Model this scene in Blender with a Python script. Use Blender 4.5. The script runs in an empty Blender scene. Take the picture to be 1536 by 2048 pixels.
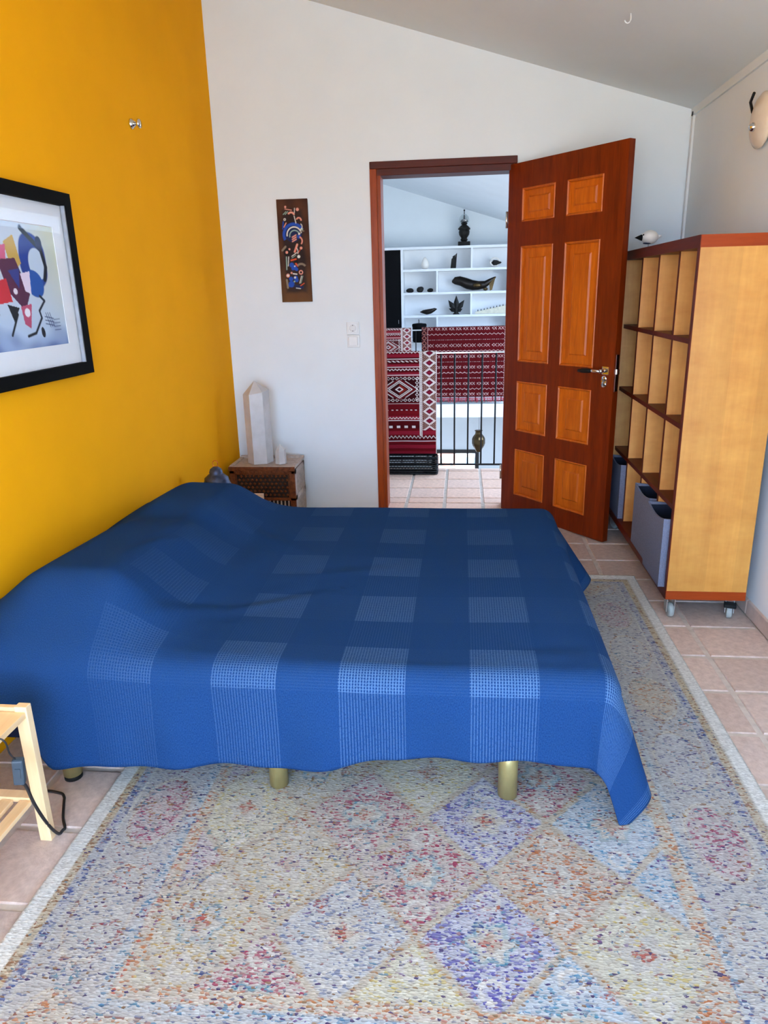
import bpy, bmesh, math, random
import numpy as np
from mathutils import Vector, Matrix

random.seed(7)
rng = np.random.default_rng(7)
SC = bpy.context.scene
COL = SC.collection
PI = math.pi

# ------------------------------------------------------------------ camera
PITCH, YAW, ROLL, FPX, CAMH = 0.2990, 0.1112, 0.0251, 1433.82, 1.3741
cam_data = bpy.data.cameras.new('camera')
cam = bpy.data.objects.new('camera', cam_data)
COL.objects.link(cam)
cam_data.sensor_fit = 'VERTICAL'
cam_data.sensor_height = 36.0
cam_data.lens = FPX * 36.0 / 2048.0
cam_data.clip_start = 0.02
_cy, _sy, _cp, _sp = math.cos(YAW), math.sin(YAW), math.cos(PITCH), math.sin(PITCH)
_fw = Vector((-_sy * _cp, _cy * _cp, -_sp))
_r = Vector((_cy, _sy, 0))
_u = _r.cross(_fw)
_cr, _sr = math.cos(ROLL), math.sin(ROLL)
_right = _r * _cr - _u * _sr         # roll: the world's plumb line leans right going down
_up = _u * _cr + _r * _sr
_m = Matrix((( _right.x, _up.x, -_fw.x, 0), (_right.y, _up.y, -_fw.y, 0), (_right.z, _up.z, -_fw.z, CAMH), (0, 0, 0, 1)))
cam.matrix_world = _m
SC.camera = cam

# ------------------------------------------------------------------ sky
def lin(r, g, b):
    f = lambda c: (c / 255 / 12.92) if c / 255 <= 0.04045 else ((c / 255 + 0.055) / 1.055) ** 2.4
    return (f(r), f(g), f(b), 1.0)

world = bpy.data.worlds.new('sky')
SC.world = world
world.use_nodes = True
wn, wl = world.node_tree.nodes, world.node_tree.links
wn.clear()
w_out = wn.new('ShaderNodeOutputWorld')
w_bg = wn.new('ShaderNodeBackground')
w_tc = wn.new('ShaderNodeTexCoord')
w_sep = wn.new('ShaderNodeSeparateXYZ')
w_map = wn.new('ShaderNodeMapRange')
w_ramp = wn.new('ShaderNodeValToRGB')
w_map.inputs['From Min'].default_value = -1.0
wl.new(w_tc.outputs['Generated'], w_sep.inputs[0])
wl.new(w_sep.outputs['Z'], w_map.inputs['Value'])
wl.new(w_map.outputs[0], w_ramp.inputs[0])
e = w_ramp.color_ramp.elements
e[0].position, e[0].color = 0.0, (0.66, 0.73, 0.76, 1)      # sunlit ground
e[1].position, e[1].color = 1.0, (0.92, 1.0, 1.16, 1)
k = e.new(0.47); k.color = (0.68, 0.75, 0.78, 1)
k = e.new(0.52); k.color = (0.77, 1.10, 1.62, 1)            # bright hazy horizon
k = e.new(0.68); k.color = (0.68, 0.96, 1.40, 1)
wl.new(w_ramp.outputs[0], w_bg.inputs['Color'])
w_bg.inputs['Strength'].default_value = 18.0
wl.new(w_bg.outputs[0], w_out.inputs['Surface'])

# ------------------------------------------------------------------ lights (daylight portals in the openings)
def portal(name, loc, rot, sx, sy):
    l = bpy.data.lights.new(name, 'AREA')
    l.shape = 'RECTANGLE'; l.size = sx; l.size_y = sy
    l.cycles.is_portal = True
    o = bpy.data.objects.new(name, l)
    o.location = loc; o.rotation_euler = rot
    COL.objects.link(o)
    return o
WIN_Y = -1.30
XLW = -1.4535
portal('portal_bedroom_window', (-0.05, WIN_Y - 0.12, 1.12), (PI / 2, 0, PI), 2.5, 2.1)
portal('portal_added_left_window', (XLW - 0.10, -0.35, 1.45), (0, -PI / 2, 0), 1.2, 1.3)
portal('portal_added_hall_window', (2.52, 6.65, 0.9), (0, -PI / 2, PI), 1.2, 2.7)
portal('portal_added_skylight', (1.375, 7.3, 2.12), (0, math.atan(-0.31) * -1, 0), 1.0, 2.6)

SC.view_settings.view_transform = 'Standard'
SC.view_settings.look = 'None'
SC.view_settings.exposure = -0.40
SC.view_settings.gamma = 1.0
SC.view_settings.use_curve_mapping = False
SC.cycles.use_denoising = True
SC.cycles.max_bounces = 10
SC.cycles.diffuse_bounces = 6

# ------------------------------------------------------------------ helpers
class MB:
    """collects shapes and links them as one mesh object"""
    def __init__(s): s.v = []; s.f = []; s.mi = []; s.sm = []
    def add(s, vs, fs, mi=0, smooth=False):
        b = len(s.v); s.v += [tuple(map(float, p)) for p in vs]
        for f in fs: s.f.append(tuple(b + i for i in f)); s.mi.append(mi); s.sm.append(smooth)
        return s
    def box(s, x0, x1, y0, y1, z0, z1, mi=0, c=0.0):
        if c <= 0:
            vs = [(x0,y0,z0),(x1,y0,z0),(x1,y1,z0),(x0,y1,z0),(x0,y0,z1),(x1,y0,z1),(x1,y1,z1),(x0,y1,z1)]
            return s.add(vs, [(3,2,1,0),(4,5,6,7),(0,1,5,4),(1,2,6,5),(2,3,7,6),(3,0,4,7)], mi)
        bm = bmesh.new()
        bmesh.ops.create_cube(bm, size=1)
        for v in bm.verts:
            v.co = Vector(((x0+x1)/2 + v.co.x*(x1-x0), (y0+y1)/2 + v.co.y*(y1-y0), (z0+z1)/2 + v.co.z*(z1-z0)))
        bmesh.ops.bevel(bm, geom=bm.edges[:], offset=c, segments=2, affect='EDGES', profile=0.5)
        s.bm(bm, mi)
        return s
    def bm(s, bm, mi=0, smooth=False):
        bm.verts.index_update()
        s.add([v.co[:] for v in bm.verts], [[v.index for v in f.verts] for f in bm.faces], mi, smooth)
        bm.free(); return s
    def prism(s, pts, h0, h1, axis='y', mi=0):
        """polygon pts (a, b) extruded along an axis"""
        n = len(pts)
        def P(a, b, h): return {'x': (h, a, b), 'y': (a, h, b), 'z': (a, b, h)}[axis]
        vs = [P(a, b, h0) for a, b in pts] + [P(a, b, h1) for a, b in pts]
        fs = [tuple(range(n)), tuple(range(2*n-1, n-1, -1))] + [(i, i+n, (i+1) % n + n, (i+1) % n) for i in range(n)]
        return s.add(vs, fs, mi)
    def lathe(s, prof, cx=0, cy=0, cz=0, n=24, axis='z', mi=0, smooth=True, sx=1, sy=1, phase=0):
        vs = []; fs = []; m = len(prof)
        for i in range(n):
            a = 2*PI*i/n + phase
            for r, h in prof:
                p = (r*math.cos(a)*sx, r*math.sin(a)*sy, h)
                if axis == 'x': p = (p[2], p[0], p[1])
                if axis == 'y': p = (p[0], p[2], p[1])
                vs.append((cx+p[0], cy+p[1], cz+p[2]))
        for i in range(n):
            j = (i+1) % n
            for q in range(m-1): fs.append((i*m+q, j*m+q, j*m+q+1, i*m+q+1))
        if prof[0][0] > 1e-6: fs.append(tuple(i*m for i in range(n))[::-1])
        if prof[-1][0] > 1e-6: fs.append(tuple(i*m+m-1 for i in range(n)))
        return s.add(vs, fs, mi, smooth)
    def tube(s, pts, r, n=8, mi=0, closed=False, smooth=True):
        pts = [Vector(p) for p in pts]; m = len(pts); vs = []; fs = []
        rr = r if isinstance(r, (list, tuple)) else [r]*m
        for i, p in enumerate(pts):
            a = pts[i-1] if (i > 0 or closed) else p
            b = pts[(i+1) % m] if (i < m-1 or closed) else p
            t = (b-a).normalized()
            ref = Vector((0,0,1)) if abs(t.z) < 0.9 else Vector((1,0,0))
            u = t.cross(ref).normalized(); w = t.cross(u)
            for k in range(n):
                c = 2*PI*k/n
                vs.append(p + (u*math.cos(c) + w*math.sin(c))*rr[i])
        for i in range(m if closed else m-1):
            j = (i+1) % m
            for k in range(n): fs.append((i*n+k, i*n+(k+1) % n, j*n+(k+1) % n, j*n+k))
        if not closed: fs += [tuple(range(n))[::-1], tuple((m-1)*n+k for k in range(n))]
        return s.add(vs, fs, mi, smooth)
    def ball(s, cx, cy, cz, rx, ry=None, rz=None, mi=0, sub=3, fn=None):
        ry = ry or rx; rz = rz or rx
        bm = bmesh.new(); bmesh.ops.create_icosphere(bm, subdivisions=sub, radius=1)
        for v in bm.verts:
            k = fn(v.co.copy()) if fn else 1
            v.co = Vector((cx+v.co.x*rx*k, cy+v.co.y*ry*k, cz+v.co.z*rz*k))
        return s.bm(bm, mi, True)
    def build(s, name, mats, parent=None, xf=None, fix=True):
        me = bpy.data.meshes.new(name)
        off = Vector((0,0,0))
        if parent is not None and xf is None:
            q = parent
            while q is not None: off += Vector(q.location); q = q.parent
        vs = [tuple(Vector(v) - off) for v in s.v]
        me.from_pydata(vs, [], s.f)
        for m in (mats if isinstance(mats, (list, tuple)) else [mats]): me.materials.append(m)
        me.polygons.foreach_set('material_index', s.mi)
        me.polygons.foreach_set('use_smooth', s.sm)
        if fix:
            bm = bmesh.new(); bm.from_mesh(me)
            bmesh.ops.recalc_face_normals(bm, faces=bm.faces[:]); bm.to_mesh(me); bm.free()
        me.update()
        o = bpy.data.objects.new(name, me)
        COL.objects.link(o)
        if parent is not None: o.parent = parent
        return o

def tag(o, label, cat, group=None):
    o['label'] = label; o['category'] = cat
    if group: o['group'] = group
    return o
def thing(name, label, cat, loc=(0, 0, 0), rz=0.0, group=None):
    o = bpy.data.objects.new(name, None); COL.objects.link(o)
    o.empty_display_size = 0.05
    o.location = loc; o.rotation_euler = (0, 0, rz)
    return tag(o, label, cat, group)
def struct(o):
    o['kind'] = 'structure'; return o

def copy_tree(o, parent=None):
    c = o.copy(); COL.objects.link(c); c.parent = parent
    for ch in list(o.children): copy_tree(ch, c)
    return c

# ------------------------------------------------------------------ materials
def new_mat(name):
    m = bpy.data.materials.new(name); m.use_nodes = True
    nt = m.node_tree; b = nt.nodes['Principled BSDF']
    return m, nt, b
def setp(b, rough=0.6, metal=0.0, spec=0.5):
    b.inputs['Roughness'].default_value = rough
    b.inputs['Metallic'].default_value = metal
    b.inputs['Specular IOR Level'].default_value = spec
def noise(nt, scale, detail=4, rough=0.55, vec=None, stretch=None, coord='Object'):
    n = nt.nodes.new('ShaderNodeTexNoise')
    n.inputs['Scale'].default_value = scale; n.inputs['Detail'].default_value = detail
    n.inputs['Roughness'].default_value = rough
    if vec is None:
        tc = nt.nodes.new('ShaderNodeTexCoord'); vec = tc.outputs[coord]
    if stretch:
        mp = nt.nodes.new('ShaderNodeMapping'); mp.inputs['Scale'].default_value = stretch
        nt.links.new(vec, mp.inputs['Vector']); vec = mp.outputs[0]
    nt.links.new(vec, n.inputs['Vector'])
    return n
def ramp(nt, src, stops):
    r = nt.nodes.new('ShaderNodeValToRGB'); el = r.color_ramp.elements
    el[0].position, el[0].color = stops[0]; el[1].position, el[1].color = stops[-1]
    for p, c in stops[1:-1]: q = el.new(p); q.color = c
    nt.links.new(src, r.inputs[0]); return r
def bump(nt, b, src, strength=0.2, dist=0.01):
    n = nt.nodes.new('ShaderNodeBump'); n.inputs['Strength'].default_value = strength; n.inputs['Distance'].default_value = dist
    nt.links.new(src, n.inputs['Height']); nt.links.new(n.outputs[0], b.inputs['Normal']); return n
def sc(c, k): return (c[0]*k, c[1]*k, c[2]*k, 1)
def plain(name, c, rough=0.5, metal=0.0, spec=0.5, var=0.12, scale=30, bmp=0.0, coord='Object'):
    m, nt, b = new_mat(name); setp(b, rough, metal, spec)
    n = noise(nt, scale, coord=coord)
    r = ramp(nt, n.outputs[0], [(0.3, sc(c, 1-var)), (0.7, sc(c, 1+var))])
    nt.links.new(r.outputs[0], b.inputs['Base Color'])
    if bmp: bump(nt, b, n.outputs[0], bmp, 0.004)
    return m
def wood(name, c0, c1, axis='z', rough=0.4, scale=9, spec=0.5, fig=0.0, strips=None):
    m, nt, b = new_mat(name); setp(b, rough, 0, spec)
    st = {'x': (0.09, 1, 1), 'y': (1, 0.09, 1), 'z': (1, 1, 0.09)}[axis]
    n = noise(nt, scale*3, 6, 0.6, stretch=st)
    n2 = noise(nt, scale*14, 3, 0.6, stretch=st)
    mx = nt.nodes.new('ShaderNodeMix'); mx.data_type = 'FLOAT'; mx.inputs[0].default_value = 0.35
    nt.links.new(n.outputs[0], mx.inputs[2]); nt.links.new(n2.outputs[0], mx.inputs[3])
    src = mx.outputs[0]
    if fig:
        n3 = noise(nt, 7, 3, 0.6, stretch={'z': (1, 1, 2.2)}.get(axis, (1, 1, 1)))
        m3 = nt.nodes.new('ShaderNodeMix'); m3.data_type = 'FLOAT'; m3.inputs[0].default_value = fig
        nt.links.new(src, m3.inputs[2]); nt.links.new(n3.outputs[0], m3.inputs[3]); src = m3.outputs[0]
    r = ramp(nt, src, [(0.3, c0), (0.7, c1)])
    outc = r.outputs[0]
    if strips:
        tc = nt.nodes.new('ShaderNodeTexCoord'); sp = nt.nodes.new('ShaderNodeSeparateXYZ')
        nt.links.new(tc.outputs['Object'], sp.inputs[0])
        mu = nt.nodes.new('ShaderNodeMath'); mu.operation = 'DIVIDE'; mu.inputs[1].default_value = strips
        nt.links.new(sp.outputs['X'], mu.inputs[0])
        fl = nt.nodes.new('ShaderNodeMath'); fl.operation = 'FLOOR'; nt.links.new(mu.outputs[0], fl.inputs[0])
        wn_ = nt.nodes.new('ShaderNodeTexWhiteNoise'); wn_.noise_dimensions = '1D'; nt.links.new(fl.outputs[0], wn_.inputs['W'])
        mr = nt.nodes.new('ShaderNodeMapRange'); mr.inputs['To Min'].default_value = 0.86; mr.inputs['To Max'].default_value = 1.06
        nt.links.new(wn_.outputs['Value'], mr.inputs['Value'])
        vm = nt.nodes.new('ShaderNodeVectorMath'); vm.operation = 'SCALE'
        nt.links.new(outc, vm.inputs[0]); nt.links.new(mr.outputs[0], vm.inputs['Scale']); outc = vm.outputs[0]
    nt.links.new(outc, b.inputs['Base Color'])
    bump(nt, b, src, 0.03, 0.001)
    return m
def painted(name, rough=0.85, spec=0.2, bumpscale=0, bs=0.3):
    """base colour from the mesh's colour attribute, woven relief from noise"""
    m, nt, b = new_mat(name); setp(b, rough, 0, spec)
    a = nt.nodes.new('ShaderNodeAttribute'); a.attribute_name = 'Col'
    nt.links.new(a.outputs['Color'], b.inputs['Base Color'])
    if bumpscale:
        n = noise(nt, bumpscale, 2); bump(nt, b, n.outputs[0], bs, 0.003)
    return m
def plaster(name, c, var=0.02):
    m, nt, b = new_mat(name); setp(b, 0.8, 0, 0.25)
    n = noise(nt, 3.0, 5); r = ramp(nt, n.outputs[0], [(0.3, sc(c, 1-var)), (0.7, sc(c, 1+var))])
    nt.links.new(r.outputs[0], b.inputs['Base Color'])
    n2 = noise(nt, 140, 3); bump(nt, b, n2.outputs[0], 0.06, 0.002)
    return m

M = {}
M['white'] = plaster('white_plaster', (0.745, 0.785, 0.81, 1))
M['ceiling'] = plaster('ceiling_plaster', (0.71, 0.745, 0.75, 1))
M['yellow'] = plaster('yellow_paint', (0.93, 0.40, 0.004, 1), 0.03)
M['yellow'].node_tree.nodes['Principled BSDF'].inputs['Specular IOR Level'].default_value = 0.08
M['grout'] = plain('grout', lin(196, 186, 176), 0.9, var=0.15, scale=25)
M['white_gloss'] = plain('white_lacquer', (0.80, 0.81, 0.82, 1), 0.35, var=0.01)
M['socket'] = plain('white_plastic', (0.70, 0.70, 0.70, 1), 0.3, var=0.01)
M['dark_dot'] = plain('dark_plastic', (0.02, 0.02, 0.02, 1), 0.4)
M['strip'] = plain('white_conduit', (0.70, 0.70, 0.70, 1), 0.5, var=0.01)
def tile_mat(name='terracotta', cols=None):
    m, nt, b = new_mat(name); setp(b, 0.5, 0, 0.35)
    cols = cols or (lin(186, 168, 158), lin(204, 186, 176), lin(178, 163, 155))
    oi = nt.nodes.new('ShaderNodeObjectInfo')
    r0 = ramp(nt, oi.outputs['Random'], [(0.0, cols[0]), (0.5, cols[1]), (1.0, cols[2])])
    n = noise(nt, 9, 6, 0.65); r1 = ramp(nt, n.outputs[0], [(0.3, (0.78, 0.74, 0.72, 1)), (0.7, (1.12, 1.1, 1.08, 1))])
    mx = nt.nodes.new('ShaderNodeMix'); mx.data_type = 'RGBA'; mx.blend_type = 'MULTIPLY'; mx.inputs[0].default_value = 1
    nt.links.new(r0.outputs[0], mx.inputs[6]); nt.links.new(r1.outputs[0], mx.inputs[7])
    nt.links.new(mx.outputs[2], b.inputs['Base Color'])
    n2 = noise(nt, 35, 4); bump(nt, b, n2.outputs[0], 0.15, 0.004)
    return m
M['tile'] = tile_mat()
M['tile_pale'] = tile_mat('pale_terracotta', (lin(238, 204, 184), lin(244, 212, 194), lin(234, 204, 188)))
M['door'] = wood('mahogany', lin(80, 20, 3), lin(132, 46, 7), 'z', 0.36, 8, spec=0.22)
M['door_panel'] = wood('mahogany_panel', lin(154, 64, 8), lin(214, 110, 20), 'z', 0.36, 8, spec=0.22)
M['frame_wood'] = wood('frame_mahogany', lin(112, 36, 6), lin(170, 74, 18), 'z', 0.38, 8, spec=0.2)
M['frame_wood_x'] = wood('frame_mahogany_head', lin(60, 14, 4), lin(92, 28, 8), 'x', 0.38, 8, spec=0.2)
M['beech'] = wood('beech_veneer', lin(182, 118, 46), lin(218, 158, 74), 'z', 0.35, 5, fig=0.45, strips=0.11)
M['beech_in'] = wood('beech_partition', lin(196, 126, 60), lin(230, 168, 92), 'z', 0.4, 5, fig=0.4)
M['edge'] = wood('mahogany_edge', lin(64, 14, 4), lin(100, 30, 8), 'y', 0.4, 8, spec=0.15)
M['edge_z'] = wood('mahogany_edge_upright', lin(64, 14, 4), lin(100, 30, 8), 'z', 0.4, 8, spec=0.15)
M['edge_x'] = wood('mahogany_band', lin(128, 46, 12), lin(158, 64, 20), 'x', 0.4, 8, spec=0.15)
M['pine'] = wood('pale_bamboo', lin(222, 184, 132), lin(244, 212, 164), 'y', 0.45, 6)
M['pine_z'] = wood('pale_bamboo_leg', lin(226, 190, 140), lin(246, 218, 172), 'z', 0.45, 6)
M['black_frame'] = plain('black_lacquer', (0.004, 0.004, 0.004, 1), 0.7, 0, 0.05, var=0.1)
M['mat_board'] = plain('white_mat_board', (0.78, 0.80, 0.84, 1), 0.8, var=0.01)
M['chrome'] = plain('chrome', (0.75, 0.75, 0.75, 1), 0.15, 1.0, var=0.03)
M['iron'] = plain('black_iron', (0.012, 0.012, 0.014, 1), 0.4, 0.6, var=0.2)
M['rail_top'] = plain('polished_iron_rail', (0.55, 0.55, 0.53, 1), 0.3, 0.8, var=0.1)
M['gold'] = plain('gold_paint_metal', lin(170, 156, 104), 0.35, 0.55, var=0.06)
M['rubber'] = plain('black_rubber', (0.008, 0.008, 0.008, 1), 0.6, 0, 0.15)
M['grey_wheel'] = plain('grey_rubber', lin(150, 158, 156), 0.5, var=0.08)
M['steel'] = plain('zinc_steel', (0.55, 0.57, 0.58, 1), 0.35, 0.85, var=0.1)
M['bin'] = plain('grey_blue_felt', lin(112, 116, 134), 0.95, 0, 0.1, var=0.14, scale=160, bmp=0.3)
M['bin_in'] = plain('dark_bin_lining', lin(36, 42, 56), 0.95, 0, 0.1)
M['quartz'] = None
M['cord'] = plain('black_cable', (0.012, 0.012, 0.014, 1), 0.45)
M['switch'] = plain('grey_plastic', lin(62, 74, 84), 0.4, 0, 0.25, var=0.1, scale=60)
M['bed_base'] = plain('dark_bed_fabric', (0.006, 0.008, 0.022, 1), 0.9, 0, 0.1)
M['stone'] = plain('dark_stone', (0.012, 0.011, 0.010, 1), 0.5, 0, 0.2, var=0.5, scale=40, bmp=0.4)
M['bronze'] = plain('dark_bronze', lin(40, 34, 30), 0.3, 0.7, var=0.5, scale=8)
M['brass'] = plain('aged_brass', lin(84, 66, 40), 0.28, 0.85, var=0.35, scale=12)
M['bone'] = plain('bone', lin(214, 206, 184), 0.6, var=0.1)
M['shell'] = plain('white_shell', lin(238, 232, 224), 0.4, var=0.05)
M['black'] = plain('matt_black', (0.004, 0.004, 0.005, 1), 0.7, 0, 0.08)
M['paper'] = plain('cream_paper', lin(236, 208, 186), 0.8, var=0.02)
M['pewter'] = plain('tarnished_metal', lin(66, 74, 98), 0.45, 0.6, var=0.45, scale=40, bmp=0.3)
M['copper'] = plain('copper_wire', lin(214, 100, 40), 0.3, 0.7, var=0.05)
M['lampglass'] = plain('cream_lamp_glass', lin(222, 202, 176), 0.3, var=0.03)

def quartz():
    m, nt, b = new_mat('milky_quartz'); setp(b, 0.22, 0, 0.5)
    n = noise(nt, 14, 5)
    r = ramp(nt, n.outputs[0], [(0.3, (0.52, 0.50, 0.49, 1)), (0.7, (0.62, 0.60, 0.60, 1))])
    nt.links.new(r.outputs[0], b.inputs['Base Color'])
    b.inputs['Subsurface Weight'].default_value = 0.35
    b.inputs['Subsurface Radius'].default_value = (0.03, 0.03, 0.03)
    return m
M['quartz'] = quartz()
def glass(name, tint=(1, 1, 1, 1), fac=0.06):
    m, nt, b = new_mat(name); nt.nodes.remove(b)
    out = nt.nodes['Material Output']
    t = nt.nodes.new('ShaderNodeBsdfTransparent'); t.inputs['Color'].default_value = tint
    g = nt.nodes.new('ShaderNodeBsdfGlossy'); g.inputs['Roughness'].default_value = 0.02
    mx = nt.nodes.new('ShaderNodeMixShader'); mx.inputs[0].default_value = fac
    nt.links.new(t.outputs[0], mx.inputs[1]); nt.links.new(g.outputs[0], mx.inputs[2]); nt.links.new(mx.outputs[0], out.inputs['Surface'])
    return m
M['glass'] = glass('window_glass')
M['clear'] = glass('clear_glass', (0.92, 0.95, 0.95, 1), 0.25)

# ------------------------------------------------------------------ the room shell
XL, XR, YB = -1.4535, 1.2417, 4.5147
def ceil_z(x): return 2.2739 - 0.302 * (x - XR)
HALL_X0, HALL_X1, HALL_Y1 = -2.6, 2.4, 10.4
def hall_z(x): return 2.435 - 0.315 * (x + 0.104)
WT = 0.13

# floor of the bedroom: grout bed, every tile a part
fl = MB().box(XL - 0.1, XR + 0.1, WIN_Y - 0.1, YB + WT, -0.16, -0.006).build('floor', M['grout']); struct(fl)
tile_me = None
def tile_mesh():
    bm = bmesh.new(); bmesh.ops.create_cube(bm, size=1)
    for v in bm.verts: v.co = Vector((v.co.x, v.co.y, v.co.z * 0.02 - 0.01))
    top = [e for e in bm.edges if all(v.co.z > -0.001 for v in e.verts)]
    bmesh.ops.bevel(bm, geom=top, offset=0.012, segments=2, affect='EDGES', profile=0.6)
    me = bpy.data.meshes.new('tile'); bm.to_mesh(me); bm.free()
    me.materials.append(M['tile']); return me
tile_me = tile_mesh()
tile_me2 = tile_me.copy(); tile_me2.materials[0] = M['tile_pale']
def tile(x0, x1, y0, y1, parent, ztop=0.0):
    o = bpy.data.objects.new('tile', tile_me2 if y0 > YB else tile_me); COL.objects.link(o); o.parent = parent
    o.location = ((x0+x1)/2, (y0+y1)/2, ztop - random.uniform(0, 0.0012))
    o.scale = (x1-x0, y1-y0, 1)
    o.rotation_euler = (0, 0, random.uniform(-0.006, 0.006))
    return o
T, G = 0.2554, 0.020
RX0, RX1, RY0, RY1 = -1.008, 0.848, 0.74, 3.362           # area rug
def lay(xs, yoff, ylo, yhi, parent, skip):
    for x0, x1 in xs:
        n0 = int(math.floor((ylo - yoff) / T)); n1 = int(math.ceil((yhi - yoff) / T))
        for n in range(n0, n1):
            y0, y1 = max(ylo, yoff + n*T) + G/2, min(yhi, yoff + (n+1)*T) - G/2
            if y1 - y0 < 0.03 or skip(x0, x1, y0, y1): continue
            tile(x0 + G/2, x1 - G/2, y0, y1, parent)
under = lambda x0, x1, y0, y1: x0 > RX0 + 0.06 and x1 < RX1 - 0.06 and y0 > RY0 + 0.06 and y1 < RY1 - 0.06
cols = [(0.956 - (i+1)*T, 0.956 - i*T) for i in range(8)]
lay([(0.956, XR - 0.005)] + cols[:7], 3.8628, 0.3, YB, fl, under)
lay([(XL, -1.205), (-1.205, -0.95), (-0.95, cols[6][0])], 3.8628 - 0.061, 0.3, YB, fl, under)

# right wall skirting of terracotta tiles
bb = MB().box(XR - 0.004, XR + 0.002, 0.4, YB, 0.0, 0.066).build('baseboard_right', M['grout']); struct(bb)
for i in range(16):
    y1 = YB - 0.01 - i*T; y0 = y1 - T + 0.008
    if y0 < 0.4: break
    MB().box(XR - 0.014, XR - 0.002, y0, y1, 0.001, 0.067, c=0.003).build('tile', M['tile'], bb)

# walls
def wall_side(name, x0, x1, ztop, y0, y1, mat):
    return struct(MB().box(x0, x1, y0, y1, -0.1, ztop).build(name, mat))
wlm = MB()
LY0, LY1, LZ0_, LZ1_ = -1.0, 0.30, 0.85, 2.05          # unseen window added in the left wall to brighten the right wall
wlm.box(XL - 0.12, XL, LY1, YB, -0.1, 3.25).box(XL - 0.12, XL, WIN_Y - 0.15, LY0, -0.1, 3.25)
wlm.box(XL - 0.12, XL, LY0, LY1, -0.1, LZ0_).box(XL - 0.12, XL, LY0, LY1, LZ1_, 3.25)
struct(wlm.build('wall_left', M['yellow']))
w4 = struct(bpy.data.objects.new('added_left_window', None)); COL.objects.link(w4)
fm = MB()
for y in (LY0, (LY0 + LY1)/2 - 0.03, LY1 - 0.06): fm.box(XL - 0.09, XL - 0.04, y, y + 0.06, LZ0_, LZ1_)
for z in (LZ0_, LZ1_ - 0.06): fm.box(XL - 0.09, XL - 0.04, LY0 + 0.06, LY1 - 0.06, z, z + 0.06)
fm.build('window_frame', M['white_gloss'], w4)
for a, b in ((LY0 + 0.06, (LY0+LY1)/2 - 0.03), ((LY0+LY1)/2 + 0.03, LY1 - 0.06)):
    MB().box(XL - 0.07, XL - 0.064, a, b, LZ0_ + 0.06, LZ1_ - 0.06).build('pane', M['glass'], w4)
wall_side('wall_right', XR, XR + 0.12, 2.40, WIN_Y - 0.15, YB, M['white'])
D0, D1, DT = -0.535, 0.303, 2.083                     # doorway in the far wall
wb = MB()
def slab_wall(mb, x0, x1, z0, zt=None, y0=YB, y1=YB + WT, top=ceil_z):
    t0 = zt if zt is not None else top(x0) + 0.12; t1 = zt if zt is not None else top(x1) + 0.12
    mb.prism([(x0, z0), (x1, z0), (x1, t1), (x0, t0)], y0, y1, 'y')
slab_wall(wb, HALL_X0, D0, -2.8); slab_wall(wb, D1, HALL_X1, -2.8)
slab_wall(wb, D0, D1, DT)
struct(wb.build('wall_back', M['white']))
# window wall behind the camera
wf = MB()
WX0, WX1, WZ0, WZ1 = -1.30, 1.20, 0.08, 2.17
slab_wall(wf, XL - 0.12, WX0, -0.1, y0=WIN_Y - 0.15, y1=WIN_Y)
slab_wall(wf, WX1, XR + 0.12, -0.1, y0=WIN_Y - 0.15, y1=WIN_Y)
wf.prism([(WX0, -0.1), (WX1, -0.1), (WX1, WZ0), (WX0, WZ0)], WIN_Y - 0.15, WIN_Y)
wf.prism([(WX0, WZ1), (WX1, WZ1), (WX1, ceil_z(WX1) + 0.12), (WX0, ceil_z(WX0) + 0.12)], WIN_Y - 0.15, WIN_Y)
struct(wf.build('wall_front', M['white']))
w1 = struct(bpy.data.objects.new('window_1', None)); COL.objects.link(w1)
fm = MB()
for a in (WX0, (WX0 + WX1)/2 - 0.035, WX1 - 0.06): fm.box(a, a + 0.06, WIN_Y - 0.10, WIN_Y - 0.05, WZ0, WZ1)
for z in (WZ0, WZ1 - 0.06): fm.box(WX0 + 0.06, WX1 - 0.06, WIN_Y - 0.10, WIN_Y - 0.05, z, z + 0.06)
fm.build('window_frame', M['white_gloss'], w1)
for a, b in ((WX0 + 0.06, (WX0+WX1)/2 - 0.035), ((WX0+WX1)/2 + 0.025, WX1 - 0.06)):
    MB().box(a, b, WIN_Y - 0.08, WIN_Y - 0.074, WZ0 + 0.06, WZ1 - 0.06).build('pane', M['glass'], w1)
# sloping ceiling
cl = MB()
x0, x1 = XL - 0.12, XR + 0.12
cl.prism([(x0, ceil_z(x0)), (x1, ceil_z(x1)), (x1, ceil_z(x1) + 0.12), (x0, ceil_z(x0) + 0.12)], WIN_Y - 0.15, YB + 0.001, 'y')
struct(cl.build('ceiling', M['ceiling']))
# cable conduit in the corner and cover strip along the ceiling
struct(MB().box(XR - 0.012, XR + 0.001, YB - 0.045, YB - 0.014, 0.07, 2.262, c=0.002).build('trim_1', M['strip']))
z = ceil_z(XR)
struct(MB().prism([(XR + 0.001, z - 0.035), (XR - 0.012, z - 0.035), (XR - 0.012, z + 0.003), (XR + 0.001, z + 0.003)], WIN_Y, YB, 'y').build('trim_2', M['ceiling']))

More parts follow.
